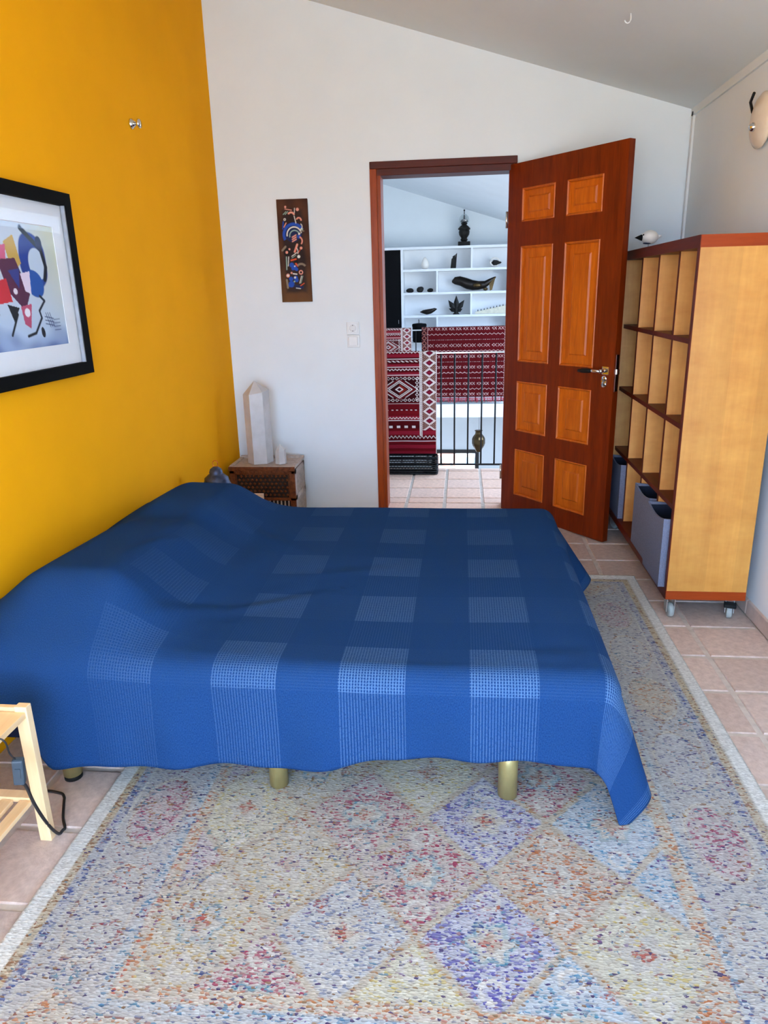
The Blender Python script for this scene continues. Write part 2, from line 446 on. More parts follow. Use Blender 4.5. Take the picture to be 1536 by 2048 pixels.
# ------------------------------------------------------------------ the hall beyond the doorway
fl2 = MB().box(HALL_X0, HALL_X1, YB + WT, 5.64, -0.2, -0.006).build('floor', M['grout']); struct(fl2)
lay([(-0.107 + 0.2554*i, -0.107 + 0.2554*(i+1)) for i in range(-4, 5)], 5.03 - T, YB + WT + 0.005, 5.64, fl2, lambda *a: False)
struct(MB().box(D0, D1, YB, YB + WT, -0.05, -0.001).build('floor_threshold', M['grout']))
for i in range(-2, 2):
    a, b = max(D0, -0.107 + T*i), min(D1, -0.107 + T*(i+1))
    tile(a + G/2, b - G/2, YB + 0.006, YB + WT - 0.004, bpy.data.objects['floor_threshold'])
struct(MB().box(HALL_X0, HALL_X1, 9.0, HALL_Y1, -0.165, 0.0).build('floor_gallery', M['white']))
struct(MB().box(HALL_X0, HALL_X1, YB + WT, HALL_Y1, -2.95, -2.8).build('floor_downstairs', M['tile']))
struct(MB().box(HALL_X0 - 0.12, HALL_X0, YB + WT, HALL_Y1, -2.8, 3.6).build('wall_hall_left', M['white']))
hr = MB()
HX = HALL_X1
hr.box(HX, HX + 0.12, YB + WT, 5.3, -2.8, 2.2); hr.box(HX, HX + 0.12, 8.0, HALL_Y1, -2.8, 2.2)
hr.box(HX, HX + 0.12, 5.3, 8.0, -2.8, 0.3); hr.box(HX, HX + 0.12, 5.3, 8.0, 1.5, 2.2)
struct(hr.build('wall_hall_right', M['white']))
far = MB()
BX0, BX1, BZ = -0.43, 0.262, -0.88                     # patio door downstairs
slab_wall(far, HALL_X0, BX0, -2.8, y0=HALL_Y1, y1=HALL_Y1 + 0.15, top=hall_z)
slab_wall(far, BX1, HALL_X1, -2.8, y0=HALL_Y1, y1=HALL_Y1 + 0.15, top=hall_z)
slab_wall(far, BX0, BX1, BZ, y0=HALL_Y1, y1=HALL_Y1 + 0.15, top=hall_z)
struct(far.build('wall_far', M['white']))
hc = MB()
def hslab(xa, xb, ya, yb): hc.prism([(xa, hall_z(xa)), (xb, hall_z(xb)), (xb, hall_z(xb) + 0.12), (xa, hall_z(xa) + 0.12)], ya, yb, 'y')
SX0, SX1, SY0, SY1 = 0.90, 1.85, 6.0, 8.6
hslab(HALL_X0, SX0, YB + WT, HALL_Y1); hslab(SX1, HALL_X1, YB + WT, HALL_Y1)
hslab(SX0, SX1, YB + WT, SY0); hslab(SX0, SX1, SY1, HALL_Y1)
struct(hc.build('ceiling', M['white']))
w2 = struct(bpy.data.objects.new('added_skylight', None)); COL.objects.link(w2)  # skylight out of view, added to light the hall
MB().prism([(SX0, hall_z(SX0) + 0.05), (SX1, hall_z(SX1) + 0.05), (SX1, hall_z(SX1) + 0.06), (SX0, hall_z(SX0) + 0.06)], SY0, SY1, 'y').build('pane', M['glass'], w2)
fm = MB()
for a, b in ((SX0, SX0 + 0.06), (SX1 - 0.06, SX1)):
    fm.prism([(a, hall_z(a) + 0.02), (b, hall_z(b) + 0.02), (b, hall_z(b) + 0.09), (a, hall_z(a) + 0.09)], SY0, SY1, 'y')
fm.build('window_frame', M['white_gloss'], w2)
w3 = struct(bpy.data.objects.new('added_hall_window', None)); COL.objects.link(w3)  # unseen side window, added as a daylight source for the hall
MB().box(HX + 0.06, HX + 0.066, 5.3, 8.0, 0.3, 1.5).build('pane', M['glass'], w3)
fm = MB()
for y in (5.3, 6.62, 7.94): fm.box(HX + 0.04, HX + 0.09, y, y + 0.06, 0.3, 1.5)
fm.build('window_frame', M['white_gloss'], w3)
# patio door downstairs, black metal frame
d2 = struct(bpy.data.objects.new('door_2', None)); COL.objects.link(d2)
fm = MB().box(BX0, BX1, HALL_Y1 - 0.02, HALL_Y1 + 0.05, BZ - 0.055, BZ)
fm.box(BX1 - 0.055, BX1, HALL_Y1 - 0.02, HALL_Y1 + 0.05, -2.8, BZ - 0.055); fm.box(BX0, BX0 + 0.055, HALL_Y1 - 0.02, HALL_Y1 + 0.05, -2.8, BZ - 0.055)
fm.build('door_frame', M['iron'], d2)
MB().box(BX0 + 0.055, BX1 - 0.055, HALL_Y1 + 0.01, HALL_Y1 + 0.016, -2.8, BZ - 0.055).build('pane', M['glass'], d2)
# terrace outside the patio door
M['terrace'] = plain('pale_paving', (0.36, 0.35, 0.33, 1), 0.8, var=0.06, scale=3)
M['pool'] = plain('pool_water', lin(16, 90, 150), 0.3, 0, 0.2, var=0.1, scale=2)
M['salmon'] = plain('terracotta_render', lin(160, 70, 38), 0.8, var=0.08, scale=3)
struct(MB().box(-8, 10, HALL_Y1 + 0.15, 24, -3.1, -2.86).build('ground', M['terrace']))
tag(MB().box(-0.12, 4, 17.7, 18.5, -2.86, -2.84).build('pool', M['pool']), 'narrow strip of blue pool water seen through the patio door downstairs', 'pool')
gw = MB().box(-0.1, 5, 18.6, 18.9, -2.86, -2.52)
gw = thing('garden_wall', 'white garden wall with terracotta coping beyond the patio door', 'wall', (1, 18.7, -2.86))
MB().box(-0.1, 5, 18.6, 18.9, -2.86, -2.50).build('wall_body', M['white_gloss'], gw)
MB().box(-0.14, 5, 18.55, 18.95, -2.50, -2.36, c=0.03).build('coping', M['salmon'], gw)
MB().box(-0.1, 5, 18.95, 19.1, -2.36, -1.6).build('upper_wall', M['terrace'], gw)
sw = thing('house_wall', 'salmon rendered outdoor wall with dark drainpipes left of the pool', 'wall', (-1.5, 15.1, -2.86))
MB().box(-3.5, -0.12, 15, 15.3, -2.86, -0.6).build('wall_body', M['salmon'], sw)
for x in (-0.42, -0.20): MB().lathe([(0.03, -2.86), (0.03, -2.02)], x, 14.96, 0, 8).build('drainpipe', M['iron'], sw)

# ------------------------------------------------------------------ bedroom door (open into the room) and its frame
d1 = struct(bpy.data.objects.new('door_1', None)); COL.objects.link(d1)
d1.location = (-0.116, YB, 0)
FY = YB - 0.018
fr = MB()
fr.box(-0.537, -0.497, FY, YB + WT + 0.015, 0, 2.046, c=0.003).box(-0.4985, -0.476, FY + 0.012, YB + WT + 0.01, 0, 2.012, c=0.002)
fr.box(0.283, 0.305, FY + 0.012, YB + WT + 0.015, 0, 2.046, c=0.003).box(0.268, 0.284, YB + 0.055, YB + WT + 0.01, 0, 2.012, c=0.002)
fr.build('door_jamb', M['frame_wood'], d1)
MB().box(-0.537, 0.305, FY, YB + WT + 0.015, 2.046, 2.085, c=0.003).box(-0.4985, 0.284, FY + 0.012, YB + WT + 0.01, 2.011, 2.047, c=0.002).build('door_head', M['frame_wood_x'], d1)
leaf = MB()
LX0, LX1, LZ0, LZ1, LT = 0.0, 0.83, 0.006, 2.040, 0.04
pc = [(0.112, 0.362), (0.447, 0.687)]
pz = [(0.125, 0.418), (0.533, 0.835), (0.952, 1.600), (1.730, 1.906)]
leaf.box(LX0, pc[0][0], 0, LT, LZ0, LZ1).box(pc[1][1], LX1, 0, LT, LZ0, LZ1)
zs = [LZ0] + [q for p in pz for q in p] + [LZ1]
for a, b in zip(zs[0::2], zs[1::2]): leaf.box(pc[0][0], pc[1][1], 0, LT, a, b)
for a, b in pz: leaf.box(pc[0][1], pc[1][0], 0, LT, a, b)
door = leaf.build('door_leaf', M['door'], d1, xf=True)
door.location = (0.2618 + 0.116, 4.518 - YB, 0); door.rotation_euler = (0, 0, -0.8853)
for (a, b) in pc:
    for (c, d) in pz:
        p = MB()
        i1, i2 = 0.010, (0.060 if d - c > 0.2 else 0.045)
        R = lambda i, y: [(a+i, y, c+i), (b-i, y, c+i), (b-i, y, d-i), (a+i, y, d-i)]
        rings = [R(0, 0.000), R(0.004, -0.004), R(i1, 0.002), R(i1 + 0.004, 0.013), R(i2, 0.010), R(i2 + 0.008, 0.003)]
        vs = [v for r in rings for v in r]; fs = []
        for q in range(len(rings)-1):
            for k in range(4): fs.append((q*4+k, q*4+(k+1) % 4, q*4+4+(k+1) % 4, q*4+4+k))
        n = (len(rings)-1)*4; fs.append((n, n+1, n+2, n+3))
        p.add(vs, fs).build('panel', M['door_panel'], door, xf=True)
        MB().box(a, b, 0.022, 0.034, c, d).build('panel_back', M['door'], door, xf=True)
hd = MB().box(0.757, 0.800, -0.008, 0, 0.925, 0.968, c=0.003)
hd.lathe([(0.010, 0), (0.010, 0.045)], 0.778, -0.05, 0.946, 12, 'y').tube([(0.778, -0.05, 0.946), (0.74, -0.052, 0.946), (0.715, -0.052, 0.945)], 0.008, 10)
hd.build('door_handle', M['chrome'], door, xf=True)
MB().tube([(0.722, -0.052, 0.945), (0.70, -0.052, 0.944), (0.66, -0.052, 0.942), (0.634, -0.05, 0.940)], [0.009, 0.012, 0.0115, 0.008], 12).build('handle_grip', M['rubber'], door, xf=True)
kp = MB().lathe([(0.0001, -0.004), (0.016, -0.004), (0.017, 0)], 0.770, 0, 0.903, 16, 'y').lathe([(0.0001, -0.004), (0.016, -0.004), (0.017, 0)], 0.770, 0, 0.874, 16, 'y').box(0.754, 0.786, -0.004, 0, 0.874, 0.903)
kp.build('keyhole_plate', M['chrome'], door, xf=True)
MB().box(0.7665, 0.7735, -0.006, -0.002, 0.868, 0.880).build('keyhole', M['dark_dot'], door, xf=True)
MB().box(0.830, 0.832, 0.012, 0.032, 0.84, 1.03).box(0.832, 0.842, 0.015, 0.029, 0.93, 0.955).build('lock_plate', M['chrome'], door, xf=True)
for z in (0.25, 1.75): MB().lathe([(0.007, -0.045), (0.007, 0.045)], -0.006, -0.006, z, 10).build('hinge', M['chrome'], door, xf=True)

# ------------------------------------------------------------------ painted grids (woven or printed colour on real sheets)
def srgb(a):
    a = np.asarray(a, float) / 255
    return np.where(a <= 0.04045, a/12.92, ((a+0.055)/1.055)**2.4)
def grid_obj(name, P, col, mat, parent=None, thick=0.0, uv=None):
    """P: (n, m, 3) points; col: (n, m, 3) linear"""
    n, m, _ = P.shape
    off = np.zeros(3)
    q = parent
    while q is not None: off += np.array(q.location); q = q.parent
    V = (P - off).reshape(-1, 3)
    idx = np.arange(n*m).reshape(n, m)
    F = np.stack([idx[:-1, :-1], idx[1:, :-1], idx[1:, 1:], idx[:-1, 1:]], -1).reshape(-1, 4)
    me = bpy.data.meshes.new(name)
    me.vertices.add(len(V)); me.vertices.foreach_set('co', V.ravel())
    me.loops.add(F.size); me.loops.foreach_set('vertex_index', F.ravel().astype(np.int32))
    me.polygons.add(len(F)); me.polygons.foreach_set('loop_start', np.arange(0, F.size, 4, dtype=np.int32))
    me.polygons.foreach_set('loop_total', np.full(len(F), 4, dtype=np.int32))
    me.polygons.foreach_set('use_smooth', np.ones(len(F), bool))
    me.update(calc_edges=True); me.validate()
    if col is not None:
        ca = me.color_attributes.new('Col', 'FLOAT_COLOR', 'POINT')
        C4 = np.ones((n*m, 4)); C4[:, :col.shape[2]] = col.reshape(-1, col.shape[2])
        ca.data.foreach_set('color', C4.ravel())
    if uv is not None:
        ul = me.uv_layers.new(name='UVMap')
        ul.data.foreach_set('uv', uv.reshape(-1, 2)[F.ravel()].ravel())
    me.materials.append(mat)
    o = bpy.data.objects.new(name, me); COL.objects.link(o)
    if parent is not None: o.parent = parent
    if thick:
        s = o.modifiers.new('thickness', 'SOLIDIFY'); s.thickness = thick; s.offset = 0
    return o
def mixc(base, mask, c):
    base[...] = base*(1-mask[..., None]) + np.asarray(c)*mask[..., None]

# ------------------------------------------------------------------ area rug
def rug_mat():
    m, nt, b = new_mat('faded_woven_rug'); setp(b, 0.95, 0, 0.1)
    a = nt.nodes.new('ShaderNodeAttribute'); a.attribute_name = 'Col'
    k = nt.nodes.new('ShaderNodeAttribute'); k.attribute_name = 'Ink'
    tc = nt.nodes.new('ShaderNodeTexCoord')
    mp = nt.nodes.new('ShaderNodeMapping'); mp.inputs['Scale'].default_value = (108, 225, 1)
    nt.links.new(tc.outputs['Object'], mp.inputs[0])
    vo = nt.nodes.new('ShaderNodeTexVoronoi'); vo.inputs['Scale'].default_value = 1.0; vo.inputs['Randomness'].default_value = 0.9
    nt.links.new(mp.outputs[0], vo.inputs['Vector'])
    sp = nt.nodes.new('ShaderNodeSeparateColor'); nt.links.new(vo.outputs['Color'], sp.inputs[0])
    # clumping of the worn pile
    n = noise(nt, 16, 4, 0.7, vec=tc.outputs['Object'], stretch=(1, 1.6, 1))
    mr = nt.nodes.new('ShaderNodeMapRange'); mr.inputs['From Min'].default_value = 0.35; mr.inputs['From Max'].default_value = 0.65
    mr.inputs['To Min'].default_value = 0.25; mr.inputs['To Max'].default_value = 1.15
    nt.links.new(n.outputs[0], mr.inputs['Value'])
    mu = nt.nodes.new('ShaderNodeMath'); mu.operation = 'MULTIPLY'
    nt.links.new(k.outputs['Alpha'], mu.inputs[0]); nt.links.new(mr.outputs[0], mu.inputs[1])
    lt = nt.nodes.new('ShaderNodeMath'); lt.operation = 'LESS_THAN'
    nt.links.new(sp.outputs[0], lt.inputs[0]); nt.links.new(mu.outputs[0], lt.inputs[1])
    # odd threads of other colours
    pal = ramp(nt, sp.outputs[1], [(0.0, lin(22, 32, 76)), (0.26, lin(104, 34, 44)), (0.44, lin(34, 92, 120)), (0.6, lin(104, 72, 36)), (0.8, lin(54, 40, 84))])
    pal.color_ramp.interpolation = 'CONSTANT'
    gt = nt.nodes.new('ShaderNodeMath'); gt.operation = 'GREATER_THAN'; gt.inputs[1].default_value = 0.66
    nt.links.new(sp.outputs[2], gt.inputs[0])
    mx = nt.nodes.new('ShaderNodeMix'); mx.data_type = 'RGBA'
    nt.links.new(gt.outputs[0], mx.inputs[0]); nt.links.new(k.outputs['Color'], mx.inputs[6]); nt.links.new(pal.outputs[0], mx.inputs[7])
    # light thread variation in the ground
    mr2 = nt.nodes.new('ShaderNodeMapRange'); mr2.inputs['To Min'].default_value = 0.80; mr2.inputs['To Max'].default_value = 1.15
    nt.links.new(sp.outputs[2], mr2.inputs['Value'])
    vm = nt.nodes.new('ShaderNodeVectorMath'); vm.operation = 'SCALE'
    nt.links.new(a.outputs['Color'], vm.inputs[0]); nt.links.new(mr2.outputs[0], vm.inputs['Scale'])
    m2 = nt.nodes.new('ShaderNodeMix'); m2.data_type = 'RGBA'
    op = nt.nodes.new('ShaderNodeMath'); op.operation = 'MULTIPLY'
    mo = nt.nodes.new('ShaderNodeMapRange'); mo.inputs['To Min'].default_value = 0.5; mo.inputs['To Max'].default_value = 0.95
    nt.links.new(sp.outputs[1], mo.inputs['Value']); nt.links.new(mo.outputs[0], op.inputs[1])
    nt.links.new(lt.outputs[0], op.inputs[0]); nt.links.new(op.outputs[0], m2.inputs[0]); nt.links.new(vm.outputs[0], m2.inputs[6]); nt.links.new(mx.outputs[2], m2.inputs[7])
    nt.links.new(m2.outputs[2], b.inputs['Base Color'])
    bump(nt, b, vo.outputs['Distance'], 0.35, 0.003)
    return m
def build_rug():
    st = 0.006
    xs = np.arange(RX0, RX1 + st/2, st); ys = np.arange(RY0, RY1 + st/2, st)
    X, Y = np.meshgrid(xs, ys, indexing='ij')
    base = np.zeros(X.shape + (3,)); base[...] = srgb([176, 176, 170])
    ink = np.zeros(X.shape + (4,)); ink[..., :3] = srgb([90, 90, 120]); ink[..., 3] = 0.12
    def reg(mask, b=None, i=None, d=None, w=1.0):
        mask = mask.astype(float)*w
        if b is not None: mixc(base, mask, srgb(b))
        if i is not None: ink[..., :3] = ink[..., :3]*(1-mask[..., None]) + srgb(i)*mask[..., None]
        if d is not None: ink[..., 3] = ink[..., 3]*(1-mask) + d*mask
    dx = np.minimum(X - RX0, RX1 - X); dy = np.minimum(Y - RY0, RY1 - Y); D = np.minimum(dx, dy)
    # field: lattice of diamonds in faded colours
    FB = 0.335
    field = D > FB
    u = (X + 0.092)/0.327; v = (Y - 1.418)/0.38
    inks = [([196,186,180],[130,40,70],0.34), ([200,188,172],[150,84,40],0.34), ([200,196,180],[150,130,80],0.16), ([186,190,206],[66,60,130],0.36),
            ([190,194,196],[90,100,130],0.15), ([206,204,184],[160,146,90],0.16), ([186,200,212],[70,120,150],0.2), ([196,190,192],[110,70,110],0.24)]
    for half in (0, 1):
        uu = u - 0.5*half; vv = v - 0.5*half
        iu = np.round(uu).astype(int); iv = np.round(vv).astype(int)
        du = uu - iu; dv = vv - iv; L1 = np.abs(du) + np.abs(dv)
        ins = (L1 <= 0.5) & field
        h = (iu*3 + iv*5 + half*3) % 8
        fixed = {(0, 0, 0): 0, (1, 0, 0): 1, (-1, 0, 0): 2, (0, -1, 1): 3, (-1, -1, 1): 4, (0, -1, 0): 5, (1, -1, 0): 6, (-2, 0, 0): 7, (1, -1, 1): 5, (-2, -1, 1): 2}
        for kk in range(8):
            b, i, d = inks[kk]
            msk = ins & (h == kk)
            for (a1, a2, a3), val in fixed.items():
                if a3 == half:
                    here = (iu == a1) & (iv == a2) & ins
                    msk = np.where(here, val == kk, msk)
            reg(msk, b, i, d)
        # central flower: pale ring around coloured heart, small rosettes at the tips
        r = np.hypot(du*0.327, dv*0.38); th = np.arctan2(dv*0.38, du*0.327)
        pet = 0.048*(1 + 0.18*np.cos(6*th))
        reg(ins & (r < pet), [200, 198, 190], None, 0.08)
        reg(ins & (np.abs(r - pet) < 0.006) & (h % 2 == 0), [164, 186, 192], [60, 110, 130], 0.30)
        reg(ins & (r < 0.022*(1 + 0.3*np.cos(4*th))), [190, 172, 156], [140, 60, 54], 0.34)
        for tv in (-0.3, 0.3):
            rr = np.hypot(du*0.327, (dv - tv)*0.38)
            reg(ins & (np.abs(rr - 0.024) < 0.005), [214, 212, 206], None, 0.04)
        reg(ins & (L1 > 0.465), [190, 182, 164], [140, 104, 70], 0.15)
    # inner guard borders
    def band(a, b_, *args, **kw): reg((D > a) & (D <= b_), *args, **kw)
    band(0.0, FB, [186, 188, 190], [84, 92, 120], 0.12)
    band(0.295, FB, [202, 194, 176], [150, 96, 60], 0.24)
    band(0.302, 0.307, [206, 196, 186], [150, 70, 60], 0.3)
    band(0.275, 0.295, [186, 196, 204], [60, 100, 130], 0.22)
    # main border: cartouches running along it
    along = np.where(dx < dy, Y - 1.58, X - 0.0)
    across = D - 0.188
    per = 0.335
    ph = (along/per) - np.round(along/per); kidx = np.round(along/per).astype(int)
    el = np.hypot(ph*per/0.125, across/0.066)
    mb = (D > 0.10) & (D < 0.275)
    for kk, (b, i, d) in enumerate([([192,184,186],[130,50,84],0.34), ([194,196,200],[90,90,120],0.14), ([198,190,176],[150,96,60],0.2), ([194,196,196],[80,90,120],0.13)]):
        reg(mb & (el < 1) & (kidx % 4 == kk), b, i, d)
    reg(mb & (np.abs(el - 1.08) < 0.05), [206, 200, 186], [110, 70, 60], 0.3)
    # outer guards
    band(0.098, 0.104, [204, 206, 200], None, 0.04)
    fl_ = (np.abs(np.sin(along/0.028)) > 0.55)
    band(0.072, 0.098, [186, 192, 200], [50, 66, 110], 0.28)
    reg((D > 0.076) & (D < 0.094) & fl_, [176, 182, 196], [40, 60, 120], 0.42)
    band(0.048, 0.072, [206, 192, 160], [120, 84, 60], 0.26)
    band(0.045, 0.048, [170, 150, 130], [110, 70, 60], 0.4)
    band(0.0, 0.045, [210, 208, 200], [170, 168, 160], 0.04)
    # scattered small flowers all over the ground
    rr_ = np.random.default_rng(3)
    cols_ = [[120,44,52],[44,60,110],[50,100,120],[130,96,50],[90,60,110],[150,84,60]]
    for _ in range(420):
        fx, fy, fr0 = rr_.uniform(RX0 + 0.06, RX1 - 0.06), rr_.uniform(RY0 + 0.06, RY1 - 0.06), rr_.uniform(0.010, 0.030)
        i0, i1 = np.searchsorted(xs, [fx - 0.045, fx + 0.045]); j0, j1 = np.searchsorted(ys, [fy - 0.045, fy + 0.045])
        qx, qy = X[i0:i1, j0:j1] - fx, Y[i0:i1, j0:j1] - fy
        rad = np.hypot(qx, qy); an_ = np.arctan2(qy, qx)
        ring = np.abs(rad - fr0*(1 + 0.25*np.cos(5*an_ + fx*40))) < 0.0055
        heart = rad < fr0*0.35
        cc_ = srgb(cols_[rr_.integers(6)])
        sub = ink[i0:i1, j0:j1]
        sub[ring, :3] = cc_; sub[ring, 3] = np.maximum(sub[ring, 3], rr_.uniform(0.2, 0.4))
        sub[heart, :3] = srgb(cols_[rr_.integers(6)]); sub[heart, 3] = 0.32
        gap = (rad < fr0*0.8) & ~heart
        sub[gap, 3] *= 0.4
    # overall wear: pattern bleached towards a grey ground, then toned down
    g_ = srgb([180, 178, 172]); wear = 0.34 + 0.16*np.sin(X*5.3 + 1.2*np.sin(Y*4))*np.sin(Y*6.1 + 0.7)
    base[...] = base*(1-wear[..., None]) + g_*wear[..., None]
    base *= 0.66
    edge_ = D < 0.043; base[edge_] = srgb([196, 198, 194])*0.95; ink[edge_, 3] = -0.12
    # worn: fades toward the far side
    fade = 0.12*np.sin(X*3.1 + Y*2.2)
    ink[..., 3] = np.clip(ink[..., 3]*(1.0 + fade) + 0.05, 0, 1)*np.clip(1.45 - 0.40*(Y - 1.0), 0.5, 1.45)
    Z = 0.0085 + 0.0012*np.sin(X*7)*np.sin(Y*5) + 0.004*np.exp(-((Y - RY1)/0.03)**2)
    o = grid_obj('area_rug', np.stack([X, Y, Z], -1), base, rug_mat(), None, 0.007)
    ca = o.data.color_attributes.new('Ink', 'FLOAT_COLOR', 'POINT')
    ca.data.foreach_set('color', ink.reshape(-1))
    return o
tag(build_rug(), 'large faded multicolour patterned rug with pale edging under the blue bed', 'rug')

# ------------------------------------------------------------------ bed
BXR, BY0, BY1, BZT = 0.415, 1.625, 3.150, 0.432
bed = thing('bed', 'low double bed with round gold legs hidden under the blue coverlet', 'bed', (-0.5, 2.4, 0))
MB().box(XL + 0.03, BXR - 0.05, BY0 + 0.05, BY1 - 0.05, 0.155, 0.26, c=0.01).build('bed_base', M['bed_base'], bed)
MB().box(XL + 0.03, BXR - 0.035, BY0 + 0.035, BY1 - 0.035, 0.26, BZT - 0.012, c=0.04).build('mattress', M['bed_base'], bed)
for x in (-1.149, -0.517, 0.137):
    for y in (1.715, 3.05):
        lg = MB().lathe([(0.0001, 0.0), (0.026, 0.0), (0.026, 0.012)], x, y, 0.002 if x < -1 else 0.0150, 20).build('foot_cap', M['rubber'], None)
        leg = MB().lathe([(0.027, 0.016), (0.027, 0.20)], x, y, 0, 20).build('leg', M['gold'], bed)
        lg.parent = leg; lg.location = -Vector(bed.location)

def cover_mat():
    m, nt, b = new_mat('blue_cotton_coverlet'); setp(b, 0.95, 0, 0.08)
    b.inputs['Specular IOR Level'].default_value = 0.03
    uv = nt.nodes.new('ShaderNodeUVMap'); uv.uv_map = 'UVMap'
    sp = nt.nodes.new('ShaderNodeSeparateXYZ'); nt.links.new(uv.outputs[0], sp.inputs[0])
    def mth(op, a, b_=None):
        n = nt.nodes.new('ShaderNodeMath'); n.operation = op
        for i, v in enumerate((a, b_)):
            if v is None: continue
            if isinstance(v, (int, float)): n.inputs[i].default_value = v
            else: nt.links.new(v, n.inputs[i])
        return n.outputs[0]
    def band(c, off):
        f = mth('FRACT', mth('DIVIDE', mth('SUBTRACT', c, off - 3.42), 0.342))
        return mth('LESS_THAN', f, 0.515)
    def lines(c):
        f = mth('FRACT', mth('DIVIDE', mth('ADD', c, 10.0), 0.0078))
        return mth('LESS_THAN', f, 0.38)
    bx, by = band(sp.outputs['X'], 0.027), band(sp.outputs['Y'], 1.600)
    lx, ly = lines(sp.outputs['X']), lines(sp.outputs['Y'])
    n = noise(nt, 260, 2, vec=uv.outputs[0]); nm = noise(nt, 3.5, 3, vec=uv.outputs[0])
    slub = mth('MULTIPLY', mth('GREATER_THAN', n.outputs[0], 0.42), 1.0)
    cross = mth('MULTIPLY', bx, by)
    wx = mth('MULTIPLY', mth('MULTIPLY', bx, lx), mth('ADD', mth('ADD', 0.05, mth('MULTIPLY', mth('LESS_THAN', sp.outputs['Y'], 1.66), 0.12)), mth('MULTIPLY', by, 0.18)))  # stripes strengthened on the front drape: grazing light painted into the weave colour
    wy = mth('MULTIPLY', mth('MULTIPLY', by, ly), mth('ADD', 0.03, mth('MULTIPLY', bx, 0.20)))
    ink = mth('MULTIPLY', mth('MAXIMUM', wx, wy), mth('ADD', 0.45, mth('MULTIPLY', slub, 0.55)))
    # the woven check fades out towards the pillows and the far side
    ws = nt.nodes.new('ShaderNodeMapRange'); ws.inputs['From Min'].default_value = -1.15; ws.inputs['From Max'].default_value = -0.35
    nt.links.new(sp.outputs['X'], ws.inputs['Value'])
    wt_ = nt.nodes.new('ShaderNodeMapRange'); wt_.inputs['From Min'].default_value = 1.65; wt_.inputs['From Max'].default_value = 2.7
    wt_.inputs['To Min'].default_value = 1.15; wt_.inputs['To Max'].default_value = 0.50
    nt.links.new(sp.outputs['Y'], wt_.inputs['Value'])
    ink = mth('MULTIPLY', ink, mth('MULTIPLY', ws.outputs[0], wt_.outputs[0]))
    g = noise(nt, 420, 2, vec=uv.outputs[0])
    r = ramp(nt, g.outputs[0], [(0.25, (0.007, 0.028, 0.100, 1)), (0.75, (0.016, 0.056, 0.165, 1))])
    mx = nt.nodes.new('ShaderNodeMix'); mx.data_type = 'RGBA'
    nt.links.new(ink, mx.inputs[0]); nt.links.new(r.outputs[0], mx.inputs[6]); mx.inputs[7].default_value = (0.16, 0.30, 0.50, 1)
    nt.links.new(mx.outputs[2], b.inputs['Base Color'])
    bump(nt, b, g.outputs[0], 0.25, 0.002)
    return m
